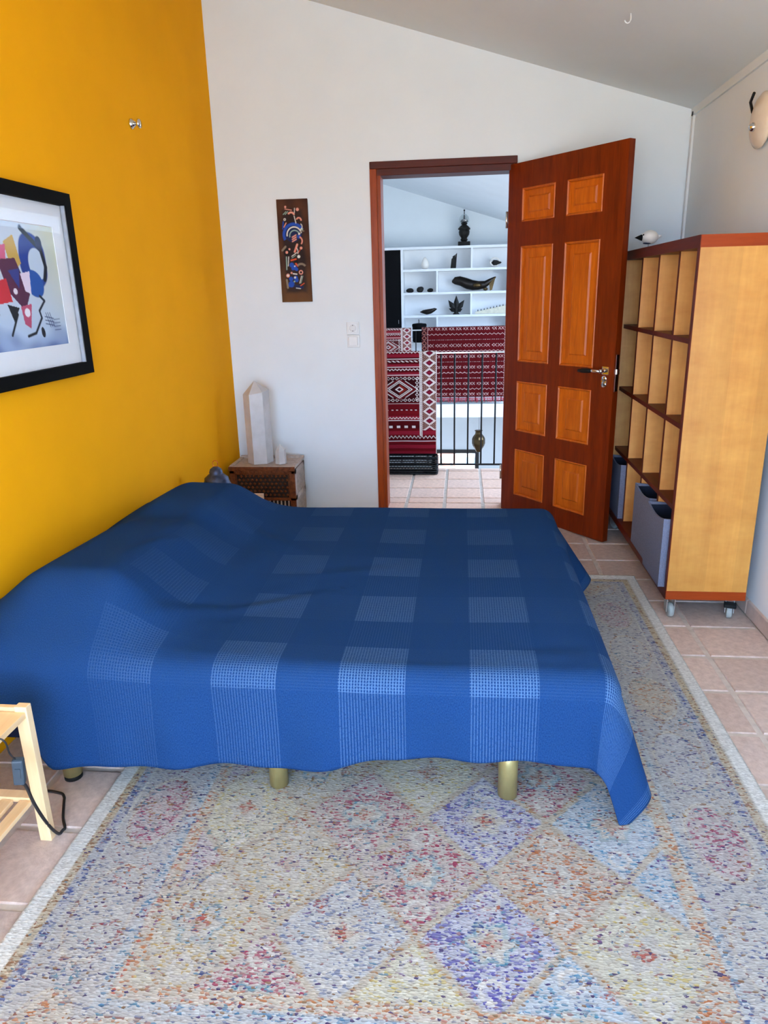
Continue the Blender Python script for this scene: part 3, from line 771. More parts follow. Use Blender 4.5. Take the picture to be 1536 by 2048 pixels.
def build_cover():
    st = 0.0125
    ov_r, ov_f, ov_b = 0.335, 0.285, 0.30
    ss = np.arange(XL + 0.018, BXR + ov_r + st/2, st); ts = np.arange(BY0 - 0.34, BY1 + ov_b + st/2, st)
    P = np.zeros((len(ss), len(ts), 3)); UV = np.zeros((len(ss), len(ts), 2))
    r = 0.065
    def sm(a): a = min(1, max(0, a)); return a*a*(3-2*a)
    for i, s in enumerate(ss):
        # the front hem rises and falls a little along the bed
        hemf = ov_f - 0.12*sm((-1.13 - s)/0.10) - 0.010 - 0.055*sm((s + 0.55)/0.35) - 0.012*math.sin(s*9 + 1) + 0.04*sm((-0.8 - s)/0.4)
        for j, t0 in enumerate(ts):
            t = t0
            if t0 < BY0 + r: t = BY0 + r - (BY0 + r - t0)*(hemf + r)/(0.34 + r)
            ax = max(0.0, s - (BXR - r)); af = max(0.0, (BY0 + r) - t); ab = max(0.0, t - (BY1 - r))
            ay = af if af > 0 else ab; sy = -1 if af > 0 else 1
            bx, by = min(s, BXR - r), min(max(t, BY0 + r), BY1 - r)
            d = math.hypot(ax, ay)
            if d > 0:
                cx_, cy_ = ax/d, ay/d
                if d < r*PI/2: h, dz = r*math.sin(d/r), r*(1 - math.cos(d/r))
                else:
                    e_ = d - r*PI/2
                    corner = 2*cx_*cy_
                    flare = 0.04 + (0.30*corner*corner if sy > 0 else 0.10*corner) + cx_*(0.02 + 0.24*math.exp(-((t - BY0)/0.22)**2)*(sy < 0 or ay == 0) + 0.50*math.exp(-((t - BY1 + 0.08)/0.16)**2))
                    flare = min(flare, 0.72)
                    wave = 0.0
                    if ax == 0 and sy < 0: wave = 0.012*math.sin(s*15 + 0.7)*min(1, e_/0.12) + 0.006*math.sin(s*31)*min(1, e_/0.15)
                    h, dz = r + e_*flare + wave, r + e_*math.sqrt(max(0.2, 1 - flare*flare))
                x, y, z = bx + cx_*h, by + sy*cy_*h, BZT - dz
                # near the head the hem is pulled in under the bed side
                if sy < 0 and s < -1.10: y += 0.03*sm((-1.10 - s)/0.14)*min(1, d/0.2)
                # crease of the near corner: the point folds inwards
                if sy < 0 and ax > 0 and ay > 0 and d > 0.2:
                    q = (d - 0.2)*math.sin(2*math.atan2(ay, ax))**2
                    x -= 0.20*q; y += 0.05*q
            else: x, y, z = s, t, BZT
            z = max(z, 0.018)
            # pillows under the coverlet along the wall
            px = 1.0 if -1.20 < s < -1.04 else math.exp(-(((s + 1.04)/0.165) if s > -1.1 else ((s + 1.20)/0.19))**2)
            amp = 0.135 + 0.058*(3.0 - t)/1.4
            e1 = 1 - sm((t - 3.03)/0.16)*0.92; e0 = 1 - 0.9*sm((1.88 - t)/0.26)
            dip = 1 - 0.13*math.exp(-((t - 2.52)/0.11)**2)
            z += px*amp*e1*e0*dip
            z += 0.006*math.sin(s*5 + t*3)*math.sin(t*4 - s*2)*(1 if d == 0 else 0.5)
            for (ca, cb, cl, cw, ch, an) in ((-0.62, 2.02, 0.20, 0.030, 0.010, 0.5), (-0.85, 1.86, 0.16, 0.028, 0.009, 0.9), (-0.40, 2.30, 0.22, 0.035, 0.006, 0.25), (-0.75, 2.62, 0.18, 0.035, 0.009, -0.6), (-0.98, 2.22, 0.15, 0.03, 0.010, 1.2), (0.25, 1.75, 0.10, 0.03, 0.005, 0.1)):
                du_, dv_ = s - ca, t - cb; q1, q2 = du_*math.cos(an) + dv_*math.sin(an), -du_*math.sin(an) + dv_*math.cos(an)
                z += 0.5*ch*math.exp(-(q1/cl)**2)*(math.exp(-(q2/cw)**2) - 0.7*math.exp(-((q2 - 1.6*cw)/cw)**2))
            z += 0.010*math.exp(-((s + 0.78 - 0.15*(t - 2.2))/0.07)**2)*math.exp(-((t - 2.3)/0.35)**2)
            P[i, j] = (x, y, z); UV[i, j] = (s, t if t > 1.60 else 1.60 - (1.60 - t)*0.5)
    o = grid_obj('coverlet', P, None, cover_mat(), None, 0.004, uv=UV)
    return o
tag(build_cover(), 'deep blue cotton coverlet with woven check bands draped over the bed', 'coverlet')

# ------------------------------------------------------------------ bookcase on castors
BC = thing('bookcase', 'tall wooden cube bookcase on castors with pale partitions and dark shelves', 'bookcase', (1.02, 3.55, 0))
cx0, cx1, cy0, cy1, cz0, cz1 = 0.864, 1.189, 2.9014, 4.200, 0.0966, 1.543
bt = 0.044
def edged(x0, x1, y0, y1, z0, z1, name, mat, edge, front=0.002, **kw):
    mb = MB().box(x0 + front, x1, y0, y1, z0, z1, 0)
    mb.box(x0, x0 + front, y0, y1, z0, z1, 1)
    return mb.build(name, [mat, edge], BC)
MB().box(cx0, cx1, cy0, cy1, cz1 - bt, cz1, 0).build('top_board', M['edge_x'] if False else M['edge'], BC)
MB().box(cx0, cx1, cy0, cy1, cz0, cz0 + 0.038, 0).build('bottom_board', M['edge'], BC)
MB().box(cx0 + 0.003, cx1, cy0 - 0.0015, cy0, cz1 - bt, cz1).build('end_band', M['edge_x'], BC)
MB().box(cx0 + 0.003, cx1, cy0 - 0.0015, cy0, cz0, cz0 + 0.038).build('end_band', M['edge_x'], BC)
edged(cx0, cx1, cy0, cy0 + 0.024, cz0 + 0.038, cz1 - bt, 'end_panel', M['beech'], M['edge_z'], 0.004)
edged(cx0, cx1, cy1 - 0.022, cy1, cz0 + 0.038, cz1 - bt, 'end_panel', M['beech_in'], M['edge_z'], 0.004)
MB().box(cx1 - 0.008, cx1, cy0 + 0.024, cy1 - 0.022, cz0 + 0.038, cz1 - bt).build('back_panel', M['edge_z'], BC)
inx = cx0 + 0.0213
yi0, yi1 = cy0 + 0.024, cy1 - 0.022
pitch = (yi1 - yi0 + 0.02)/4
shz = [0.489, 0.829, 1.167]
for z in shz: MB().box(inx - 0.002, cx1 - 0.008, yi0, yi1, z - 0.02, z).build('shelf', M['edge'], BC)
zr = [cz0 + 0.038] + shz + [cz1 - bt + 0.02]
for k in range(1, 4):
    y = yi0 + k*pitch - 0.02
    for a, b in zip(zr[:-1], zr[1:]):
        mb = MB().box(inx + 0.004, cx1 - 0.008, y, y + 0.02, a, b - 0.02, 0).box(inx + 0.002, inx + 0.004, y, y + 0.02, a, b - 0.02, 1)
        mb.build('partition', [M['beech_in'], M['edge_z']], BC)
def castor(x, y, rz, brake=False):
    root = MB().box(-0.026, 0.026, -0.024, 0.024, -0.004, 0, 0)
    root.lathe([(0.014, -0.014), (0.014, -0.004)], 0, 0, 0, 14)
    for s in (-1, 1): root.box(s*0.0165 - 0.0015, s*0.0165 + 0.0015, -0.022, 0.012, -0.072, -0.013)
    root.box(-0.018, 0.018, -0.016, 0.012, -0.017, -0.013)
    c = root.build('castor', M['steel'], BC, xf=True)
    c.location = (x - BC.location.x, y - BC.location.y, cz0); c.rotation_euler = (0, 0, rz)
    w = MB().lathe([(0.006, -0.011), (0.028, -0.011), (0.032, -0.006), (0.032, 0.006), (0.028, 0.011), (0.006, 0.011)], 0, -0.012, -0.0645, 22, 'x').build('wheel', M['grey_wheel'], c, xf=True)
    if brake: MB().box(-0.024, 0.024, -0.052, -0.014, -0.040, -0.022, c=0.004).build('brake_pedal', M['rubber'], c, xf=True)
    return c
castor(0.900, 2.955, 0.06); castor(1.150, 2.955, -0.30, True); castor(0.902, 4.150, 0.5); castor(1.150, 4.150, -0.2)
# fabric bins on the bottom row
def bin_(x0, y0, y1, label, z1=0.44):
    z0 = cz0 + 0.038 + 0.001; x1 = 1.165; t = 0.007
    b = thing('storage_bin', label, 'storage bin', ((x0+x1)/2, (y0+y1)/2, z0), 0, 'fabric bins in the bookcase')
    n = 10
    mb = MB()
    def wall(ax, n=n):
        """a cloth side with a sagging rim"""
        vs = []; fs = []
        for i in range(n+1):
            f = i/n; sag = (0.020 if ax == 'f' else 0.010)*math.sin(PI*f)
            bow = 0.006*math.sin(PI*f)
            for side in (0, 1):
                if ax == 'f': p = (x0 + side*t - bow*(1-side)*0, y0 + f*(y1-y0))
                elif ax == 'b': p = (x1 - side*t, y0 + f*(y1-y0))
                elif ax == 'l': p = (x0 + f*(x1-x0), y0 + side*t)
                else: p = (x0 + f*(x1-x0), y1 - side*t)
                vs += [(p[0], p[1], z0), (p[0], p[1], z1 - sag)]
        for i in range(n):
            a = i*4
            fs += [(a, a+4, a+5, a+1), (a+2, a+3, a+7, a+6), (a+1, a+5, a+7, a+3), (a, a+2, a+6, a+4)]
        return vs, fs
    for ax in 'fblr': mb.add(*wall(ax), 0)
    mb.build('bin_side', M['bin'], b)
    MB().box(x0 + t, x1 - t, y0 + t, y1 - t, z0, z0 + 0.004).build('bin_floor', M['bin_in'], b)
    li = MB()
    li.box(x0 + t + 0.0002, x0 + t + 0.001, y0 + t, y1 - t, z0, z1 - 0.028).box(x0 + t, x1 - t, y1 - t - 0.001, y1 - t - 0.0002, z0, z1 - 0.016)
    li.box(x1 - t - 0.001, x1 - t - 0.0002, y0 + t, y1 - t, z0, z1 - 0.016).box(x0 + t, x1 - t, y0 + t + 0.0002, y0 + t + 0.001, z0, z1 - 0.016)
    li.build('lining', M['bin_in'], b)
    return b
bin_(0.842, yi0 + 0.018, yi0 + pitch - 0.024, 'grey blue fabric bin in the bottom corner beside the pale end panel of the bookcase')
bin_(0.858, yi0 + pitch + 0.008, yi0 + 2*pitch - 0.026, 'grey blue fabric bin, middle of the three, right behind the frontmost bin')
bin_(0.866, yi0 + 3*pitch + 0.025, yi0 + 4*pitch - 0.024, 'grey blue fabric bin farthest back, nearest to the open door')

# bird figurine on top
bd = thing('bird_figurine', 'small round white bird figurine with dark beak on top of the bookcase', 'figurine', (0.955, 4.08, cz1))
MB().ball(0.962, 4.08, 1.606, 0.042, 0.040, 0.035, sub=3).build('body', M['shell'], bd)
MB().ball(0.934, 4.078, 1.612, 0.019, 0.018, 0.018, sub=2).build('head', M['shell'], bd)
MB().lathe([(0.0001, -0.030), (0.009, -0.010), (0.017, 0.008)], 0.914, 4.078, 1.606, 10, 'x').build('beak', M['black'], bd)
MB().ball(0.925, 4.061, 1.618, 0.004, sub=1).build('eye', M['black'], bd)
MB().ball(0.955, 4.08, 1.578, 0.026, 0.024, 0.006, sub=2).build('belly_patch', M['pewter'], bd)
for dy in (-0.008, 0.008): MB().tube([(0.958, 4.08 + dy, 1.575), (0.956, 4.08 + dy, cz1)], 0.002, 6).build('leg', M['steel'], bd)
MB().tube([(0.995, 4.08, 1.606), (1.02, 4.08, 1.612)], [0.012, 0.004], 8).build('tail', M['shell'], bd)

# ------------------------------------------------------------------ framed print on the yellow wall
pf = thing('framed_print', 'abstract blue and red print in a white mat and black frame on the yellow wall', 'picture', (XL, 2.22, 1.10))
py0, py1, pz0, pz1, fw = 1.735, 2.700, 1.099, 1.738, 0.044
fx0, fx1 = XL + 0.001, XL + 0.030
f = MB()
def member(mb, pts): mb.prism(pts, fx0, fx1, 'x')
member(f, [(py0, pz0), (py1, pz0), (py1 - fw, pz0 + fw), (py0 + fw, pz0 + fw)])
member(f, [(py1, pz0), (py1, pz1), (py1 - fw, pz1 - fw), (py1 - fw, pz0 + fw)])
member(f, [(py1, pz1), (py0, pz1), (py0 + fw, pz1 - fw), (py1 - fw, pz1 - fw)])
member(f, [(py0, pz1), (py0, pz0), (py0 + fw, pz0 + fw), (py0 + fw, pz1 - fw)])
f.build('frame', M['black_frame'], pf)
ay0, ay1, az0, az1 = 1.84, 2.584, 1.217, 1.618
mm = MB()
mx0, mx1 = XL + 0.006, XL + 0.0095
mm.box(mx0, mx1, py0 + fw, py1 - fw, pz0 + fw, az0).box(mx0, mx1, py0 + fw, py1 - fw, az1, pz1 - fw)
mm.box(mx0, mx1, py0 + fw, ay0, az0, az1).box(mx0, mx1, ay1, py1 - fw, az0, az1)
mm.build('mat', M['mat_board'], pf)
lip = MB().box(XL + 0.013, XL + 0.0275, py1 - fw - 0.006, py1 - fw, pz0 + fw, pz1 - fw)
lip.build('inner_slip', plain('grey_slip', lin(150, 152, 160), 0.6), pf)
def art():
    st = 0.0025
    ys = np.arange(ay0, ay1, st); zs_ = np.arange(az0, az1, st)
    Yg, Zg = np.meshgrid(ys, zs_, indexing='ij')
    u = (Yg - ay0)/(ay1 - ay0); v = (Zg - az0)/(az1 - az0)     # u right, v up
    a = (ay1 - ay0)/(az1 - az0)
    X_ = u*a; Y_ = v
    c = np.zeros(u.shape + (3,)); c[...] = srgb([196, 206, 220])
    def nz(f, s):
        r_ = np.random.default_rng(s); o = np.zeros(u.shape)
        for _ in range(7):
            kx, ky, p = r_.uniform(-f, f), r_.uniform(-f, f), r_.uniform(0, 6.28); o += np.sin(kx*X_ + ky*Y_ + p)
        return o/7
    ss = lambda d, w=0.006: np.clip(0.5 - d/w, 0, 1)
    n1 = nz(9, 1); n2 = nz(26, 2)
    mixc(c, np.clip(0.55 - v + 0.2*n1, 0, 0.7), srgb([150, 186, 226]))
    mixc(c, np.clip((X_ - 1.35)*2*v + 0.15*n1, 0, 0.8), srgb([206, 208, 176]))
    mixc(c, np.clip(2.6*(0.17 - v) + 0.30*n1 + 0.35*n2, 0, 1), srgb([40, 60, 150]))
    mixc(c, np.clip(2.0*(0.08 - v) + 0.5*n2, 0, 1), srgb([26, 30, 90]))
    def blob(x, y, rx, ry, col, rot=0, nn=0.0, k=1.0):
        dx, dy = X_ - x, Y_ - y; ca, sa = math.cos(rot), math.sin(rot)
        d = np.hypot((dx*ca + dy*sa)/rx, (-dx*sa + dy*ca)/ry) - 1 + nn*n2
        mixc(c, ss(d, 0.06)*k, srgb(col))
    def poly(pts, col, k=1.0):
        ins = np.zeros(u.shape, bool); n = len(pts)
        for i in range(n):
            (xa, ya), (xb, yb) = pts[i], pts[(i+1) % n]
            if ya == yb: continue
            t_ = ((ya > Y_) != (yb > Y_)) & (X_ < (xb-xa)*(Y_-ya)/(yb-ya) + xa); ins ^= t_
        mixc(c, ins*k, srgb(col))
    def stroke(pts, w, col):
        for (xa, ya), (xb, yb) in zip(pts[:-1], pts[1:]):
            L = max(1e-6, (xb-xa)**2 + (yb-ya)**2); t_ = np.clip(((X_-xa)*(xb-xa) + (Y_-ya)*(yb-ya))/L, 0, 1)
            mixc(c, ss(np.hypot(X_-xa-t_*(xb-xa), Y_-ya-t_*(yb-ya)) - w), srgb(col))
    # a free abstract composition in the same colours
    blob(1.48, 0.70, 0.20, 0.23, [34, 60, 140], 0.3, 0.12)
    blob(1.53, 0.68, 0.12, 0.13, [190, 206, 226], 0.2, 0.1)
    blob(1.45, 0.52, 0.14, 0.11, [40, 84, 160], -0.4, 0.1)
    poly([(1.10, 0.84), (1.24, 0.90), (1.30, 0.68), (1.16, 0.60)], [196, 160, 80])
    poly([(0.94, 0.80), (1.12, 0.82), (1.08, 0.62), (0.92, 0.66)], [206, 96, 130])
    poly([(0.98, 0.70), (1.22, 0.72), (1.36, 0.44), (1.26, 0.30), (1.06, 0.46)], [84, 36, 66])
    poly([(1.10, 0.62), (1.26, 0.64), (1.22, 0.48)], [54, 60, 130])
    poly([(0.84, 0.52), (1.06, 0.56), (1.10, 0.38), (0.90, 0.36)], [196, 44, 54])
    poly([(1.26, 0.60), (1.40, 0.62), (1.38, 0.44), (1.30, 0.46)], [226, 210, 228])
    poly([(1.20, 0.34), (1.36, 0.36), (1.30, 0.16), (1.22, 0.20)], [186, 80, 110])
    poly([(1.02, 0.36), (1.18, 0.33), (1.08, 0.22)], [16, 14, 20])
    blob(1.16, 0.46, 0.028, 0.024, [230, 220, 230]); blob(1.28, 0.29, 0.04, 0.035, [232, 226, 236])
    stroke([(1.36, 0.96), (1.52, 0.86), (1.62, 0.80), (1.66, 0.66), (1.62, 0.56)], 0.024, [14, 16, 30])
    blob(1.60, 0.85, 0.05, 0.06, [18, 26, 66])
    stroke([(1.50, 0.42), (1.56, 0.38), (1.46, 0.30), (1.48, 0.24), (1.36, 0.12), (1.24, 0.10)], 0.012, [18, 20, 40])
    stroke([(1.14, 0.28), (1.02, 0.12)], 0.012, [16, 16, 24])
    blob(1.47, 0.12, 0.028, 0.045, [20, 24, 40], 0.2)
    for i in range(4): stroke([(1.66, 0.22 - 0.03*i), (1.76, 0.222 - 0.03*i)], 0.003, [50, 66, 110])
    for i in range(3): stroke([(1.55 + 0.03*i, 0.28), (1.60 + 0.03*i, 0.16)], 0.004, [40, 50, 100]); stroke([(1.53, 0.25 - 0.03*i), (1.66, 0.23 - 0.03*i)], 0.004, [40, 50, 100])
    blob(0.80, 0.72, 0.07, 0.15, [206, 160, 60], 0, 0.1); blob(0.80, 0.72, 0.04, 0.10, [40, 30, 40], 0, 0.1)
    for i in range(3): stroke([(0.78, 0.34 - 0.03*i), (0.90, 0.345 - 0.03*i)], 0.004, [40, 44, 80])
    blob(0.5, 0.5, 0.22, 0.3, [210, 120, 70], 0.4, 0.2, 0.8); blob(0.3, 0.4, 0.14, 0.2, [60, 80, 150], -0.4, 0.2, 0.8)
    P = np.stack([np.full(u.shape, XL + 0.0075), Yg, Zg], -1)
    return grid_obj('print', P[::-1], c[::-1], painted('printed_paper', 0.7), pf)
art()
MB().box(XL + 0.0140, XL + 0.0155, py0 + fw, py1 - fw - 0.006, pz0 + fw, pz1 - fw).build('glazing', glass('picture_glass', (1, 1, 1, 1), 0.008), pf)

# chrome hook knob on the yellow wall, hook in the ceiling
hk = thing('wall_hook', 'small round chrome hook fixed high on the yellow wall', 'hook', (XL, 3.382, 2.102))
MB().lathe([(0.022, 0), (0.022, 0.006), (0.014, 0.012), (0.008, 0.02)], XL, 3.382, 2.102, 20, 'x').build('rose', M['chrome'], hk)
MB().lathe([(0.006, 0.02), (0.008, 0.024), (0.020, 0.034), (0.018, 0.042), (0.0001, 0.045)], XL, 3.382, 2.102, 20, 'x').build('knob_head', M['chrome'], hk)
zc = ceil_z(0.683)
ch = MB().tube([(0.683, 3.52, zc + 0.004), (0.684, 3.52, zc - 0.015)] + [(0.672 + 0.012*math.cos(a), 3.52, zc - 0.02 - 0.014*math.sin(a)) for a in np.linspace(0, 2.9, 9)], 0.0028, 8)
tag(ch.build('ceiling_hook', M['white_gloss']), 'tiny white screw hook hanging from the sloping ceiling', 'hook')

# round wall lamp, cut by the right edge
wlp = thing('wall_lamp', 'round cream wall lamp with dark clips on the right wall above the bookcase', 'lamp', (XR, 3.45, 2.01))
MB().lathe([(0.106, 0.012), (0.106, 0.022), (0.09, 0.034), (0.05, 0.046), (0.0001, 0.05)], XR, 3.45, 2.01, 36, 'x').build('shade', M['lampglass'], wlp)
for ob in (wlp.children[0],):
    for v in ob.data.vertices: v.co.x = -v.co.x
MB().box(XR - 0.012, XR, 3.38, 3.52, 1.94, 2.08).build('backplate', M['iron'], wlp)
MB().tube([(XR - 0.03, 3.53, 2.055), (XR - 0.06, 3.48, 2.085), (XR - 0.07, 3.42, 2.105)], 0.006, 8).build('clip', M['iron'], wlp)
MB().ball(XR - 0.05, 3.445, 1.985, 0.018, sub=2).build('finial', M['chrome'], wlp)

# ------------------------------------------------------------------ narrow painted panel, socket and switch on the far wall
def wall_art():
    st = 0.0024
    w, h = 0.187, 0.582
    us = np.arange(0, w + st, st); vs_ = np.arange(0, h + st, st)
    U, V = np.meshgrid(us, vs_, indexing='ij')
    r_ = np.random.default_rng(5)
    n = np.zeros(U.shape)
    for _ in range(9): n += np.sin(r_.uniform(-70, 70)*U + r_.uniform(-40, 40)*V + r_.uniform(0, 6.28))
    n /= 9
    c = np.zeros(U.shape + (3,)); c[...] = srgb([84, 46, 24])
    mixc(c, np.clip(0.5 + 1.2*n, 0, 1)*0.8, srgb([46, 20, 12]))
    mixc(c, np.clip((0.25 - V)*2, 0, 0.6), srgb([112, 76, 36]))
    ss = lambda d, w_=0.003: np.clip(0.5 - d/w_, 0, 1)
    inner = np.maximum(np.abs(U - w/2) - 0.062, np.abs(V - h/2) - 0.235)
    mixc(c, ss(inner - 0.012*n, 0.02)*0.75, srgb([24, 16, 22]))
    pal = {'w': [226, 220, 210], 'p': [226, 150, 130], 'b': [30, 74, 170], 'd': [18, 30, 76], 'g': [150, 176, 160], 'o': [214, 80, 40], 't': [132, 116, 96], 'k': [16, 10, 12]}
    def arc(x, y, r, a0, a1, wd, col):
        th = np.arctan2(V - y, U - x); rr = np.hypot(U - x, V - y)
        ok = (((th - a0) % (2*PI)) < ((a1 - a0) % (2*PI) or 2*PI))
        mixc(c, ss(np.abs(rr - r) - wd)*ok, srgb(pal[col]))
    def seg(xa, ya, xb, yb, wd, col):
        L = (xb-xa)**2 + (yb-ya)**2; t = np.clip(((U-xa)*(xb-xa)+(V-ya)*(yb-ya))/L, 0, 1)
        mixc(c, ss(np.hypot(U-xa-t*(xb-xa), V-ya-t*(yb-ya)) - wd), srgb(pal[col]))
    def disc(x, y, r, col): mixc(c, ss(np.hypot(U-x, V-y) - r), srgb(pal[col]))
    # plumed curls above, blue cluster below (v measured from the bottom)
    disc(0.09, 0.40, 0.055, 'd'); arc(0.095, 0.385, 0.060, 0.5, 3.6, 0.008, 'b'); arc(0.098, 0.385, 0.044, 0.2, 3.3, 0.0035, 'w'); arc(0.10, 0.38, 0.030, 0.4, 3.4, 0.003, 'g')
    for i in range(3): seg(0.085, 0.372 - 0.012*i, 0.108, 0.384 - 0.012*i, 0.0035, 'p')
    disc(0.125, 0.375, 0.011, 'b'); disc(0.128, 0.39, 0.006, 'w'); arc(0.12, 0.35, 0.024, -0.8, 1.2, 0.004, 'p')
    arc(0.085, 0.49, 0.020, 0.3, 2.6, 0.005, 'p'); seg(0.103, 0.49, 0.112, 0.45, 0.002, 'w'); arc(0.13, 0.465, 0.014, -0.2, 2.8, 0.004, 'p')
    seg(0.05, 0.53, 0.09, 0.522, 0.002, 'p'); seg(0.108, 0.532, 0.106, 0.508, 0.002, 'w'); disc(0.125, 0.525, 0.009, 'p'); disc(0.053, 0.541, 0.006, 'p')
    seg(0.038, 0.50, 0.055, 0.515, 0.002, 'g'); seg(0.05, 0.50, 0.066, 0.515, 0.002, 'g')
    disc(0.045, 0.472, 0.007, 'w'); disc(0.045, 0.472, 0.0035, 'k'); seg(0.03, 0.42, 0.036, 0.46, 0.003, 'b'); seg(0.038, 0.43, 0.052, 0.452, 0.003, 'p')
    disc(0.145, 0.415, 0.008, 'g'); arc(0.13, 0.43, 0.018, -1.2, 1.0, 0.002, 'w'); arc(0.15, 0.39, 0.016, 1.0, 3.0, 0.003, 't')
    seg(0.095, 0.29, 0.112, 0.33, 0.006, 'p'); seg(0.1, 0.29, 0.105, 0.31, 0.002, 'o'); arc(0.085, 0.29, 0.03, -0.4, 0.8, 0.002, 'w')
    disc(0.135, 0.31, 0.008, 'p'); seg(0.128, 0.30, 0.118, 0.285, 0.002, 'o'); seg(0.02, 0.30, 0.04, 0.32, 0.006, 't'); disc(0.063, 0.305, 0.006, 'p')
    disc(0.046, 0.288, 0.020, 'k'); disc(0.046, 0.288, 0.008, 'p'); seg(0.042, 0.262, 0.040, 0.19, 0.003, 'g'); seg(0.056, 0.262, 0.050, 0.21, 0.002, 'w')
    seg(0.075, 0.265, 0.108, 0.285, 0.002, 'w'); seg(0.075, 0.255, 0.10, 0.27, 0.0015, 'g'); disc(0.118, 0.262, 0.009, 'w'); disc(0.10, 0.235, 0.012, 'k')
    seg(0.07, 0.242, 0.10, 0.248, 0.004, 'o'); seg(0.098, 0.222, 0.108, 0.21, 0.005, 'o')
    for x, y, r in ((0.072, 0.215, 0.014), (0.088, 0.20, 0.014), (0.10, 0.19, 0.010), (0.078, 0.195, 0.010)): disc(x, y, r, 'b')
    disc(0.09, 0.208, 0.004, 'w'); arc(0.13, 0.19, 0.03, 0.6, 2.4, 0.006, 't'); seg(0.078, 0.165, 0.10, 0.162, 0.003, 'w'); disc(0.068, 0.17, 0.006, 'p')
    disc(0.126, 0.172, 0.013, 'p'); disc(0.126, 0.172, 0.007, 'k'); disc(0.045, 0.155, 0.011, 'p'); disc(0.045, 0.155, 0.006, 'w')
    for x, y, r in ((0.063, 0.135, 0.013), (0.064, 0.105, 0.018), (0.056, 0.10, 0.012), (0.092, 0.14, 0.013), (0.098, 0.127, 0.011)): disc(x, y, r, 'b')
    disc(0.088, 0.143, 0.006, 'w'); disc(0.083, 0.120, 0.005, 'g'); seg(0.036, 0.13, 0.040, 0.085, 0.006, 't'); seg(0.115, 0.11, 0.128, 0.15, 0.002, 'w'); seg(0.122, 0.11, 0.136, 0.15, 0.002, 'g')
    seg(0.085, 0.095, 0.13, 0.085, 0.008, 'd'); seg(0.092, 0.082, 0.118, 0.078, 0.002, 'w'); seg(0.12, 0.095, 0.142, 0.108, 0.0025, 'o')
    o = MB().box(-1.098, -0.911, YB - 0.012, YB - 0.0005, 1.322, 1.904, c=0.002)
    th = thing('painted_panel', 'narrow brown wooden panel painted with blue curls on the white wall', 'artwork', (-1.0045, YB, 1.322))
    o.build('board', plain('dark_bark', lin(66, 34, 18), 0.8, var=0.3, scale=25), th)
    P = np.stack([-1.098 + U, np.full(U.shape, YB - 0.0130) - 0.0006*np.abs(n), 1.322 + V], -1)
    grid_obj('painting', P, c, painted('bark_paint', 0.6, bumpscale=120, bs=0.5), th)
wall_art()
sk = thing('wall_socket', 'white mains socket on the wall above the light switch', 'socket', (-0.668, YB, 1.161))
def plate(mb, z0, z1, x0=-0.707, x1=-0.629):
    mb.box(x0, x1, YB - 0.008, YB - 0.0003, z0, z1, c=0.003)
p = MB(); plate(p, 1.121, 1.198); p.build('frame', M['socket'], sk)
MB().box(-0.697, -0.639, YB - 0.011, YB - 0.007, 1.131, 1.188, c=0.002).build('insert', M['socket'], sk)
q = MB().lathe([(0.019, -0.0005), (0.021, 0.0008), (0.0195, 0.0008), (0.018, -0.0002)], -0.668, YB - 0.0116, 1.160, 24, 'y'); q.build('recess', M['strip'], sk)
h = MB()
for dx, dz in ((-0.0095, 0), (0.0095, 0)): h.lathe([(0.0001, 0), (0.003, 0)], -0.668 + dx, YB - 0.0113, 1.160 + dz, 10, 'y')
for dz in (-0.017, 0.017): h.box(-0.671, -0.665, YB - 0.0128, YB - 0.0105, 1.160 + dz - 0.002, 1.160 + dz + 0.002)
h.build('contact', M['dark_dot'], sk)
sw2 = thing('light_switch', 'white single light switch on the wall directly below the socket', 'switch', (-0.668, YB, 1.085))
p = MB(); plate(p, 1.044, 1.119, -0.705, -0.627); p.build('frame', M['socket'], sw2)
bm_ = MB().box(-0.695, -0.640, YB - 0.014, YB - 0.007, 1.055, 1.109, c=0.002); bm_.build('rocker', M['socket'], sw2)

# ------------------------------------------------------------------ carved chest, crystals, lantern, card
NX0, NX1, NY0, NY1, NZ = -1.405, -1.000, 4.130, 4.410, 0.372
M['carved'] = plain('carved_brown_wood', lin(104, 54, 24), 0.55, 0, 0.25, var=0.5, scale=55, bmp=0.6)
M['carved_pale'] = plain('worn_grey_wood', lin(176, 160, 148), 0.65, var=0.2, scale=40, bmp=0.3)
M['carved_dark'] = plain('dark_recess_wood', lin(34, 18, 10), 0.7)
ns = thing('carved_chest', 'small carved brown lattice chest in the corner behind the bed', 'bedside cabinet', ((NX0+NX1)/2, (NY0+NY1)/2, 0))
MB().box(NX0 + 0.012, NX1 - 0.012, NY0 + 0.014, NY1 - 0.01, 0.02, NZ - 0.02).build('core', M['carved_dark'], ns)
tp = MB().box(NX0 - 0.002, NX1 + 0.002, NY0 - 0.001, NY1, NZ - 0.014, NZ - 0.004, c=0.002)
MB().box(NX0 - 0.004, NX1 + 0.004, NY0 - 0.005, NY0 - 0.001, NZ - 0.024, NZ + 0.001, c=0.001).build('top_edge', M['carved'], ns)
tp.box(NX0 - 0.004, NX1 + 0.004, NY0 - 0.001, NY0 + 0.022, NZ - 0.005, NZ, c=0.002).box(NX0 - 0.004, NX1 + 0.004, NY1 - 0.022, NY1, NZ - 0.005, NZ + 0.012, c=0.002)
tp.box(NX1 - 0.02, NX1 + 0.004, NY0 + 0.022, NY1 - 0.022, NZ - 0.005, NZ + 0.004, c=0.002).box(NX0 - 0.004, NX0 + 0.02, NY0 + 0.022, NY1 - 0.022, NZ - 0.005, NZ + 0.004, c=0.002)
tp.build('top', M['carved_pale'], ns)
bands = [(0.0, 0.03), (0.16, 0.178), (0.328, NZ - 0.022)]
f = MB()
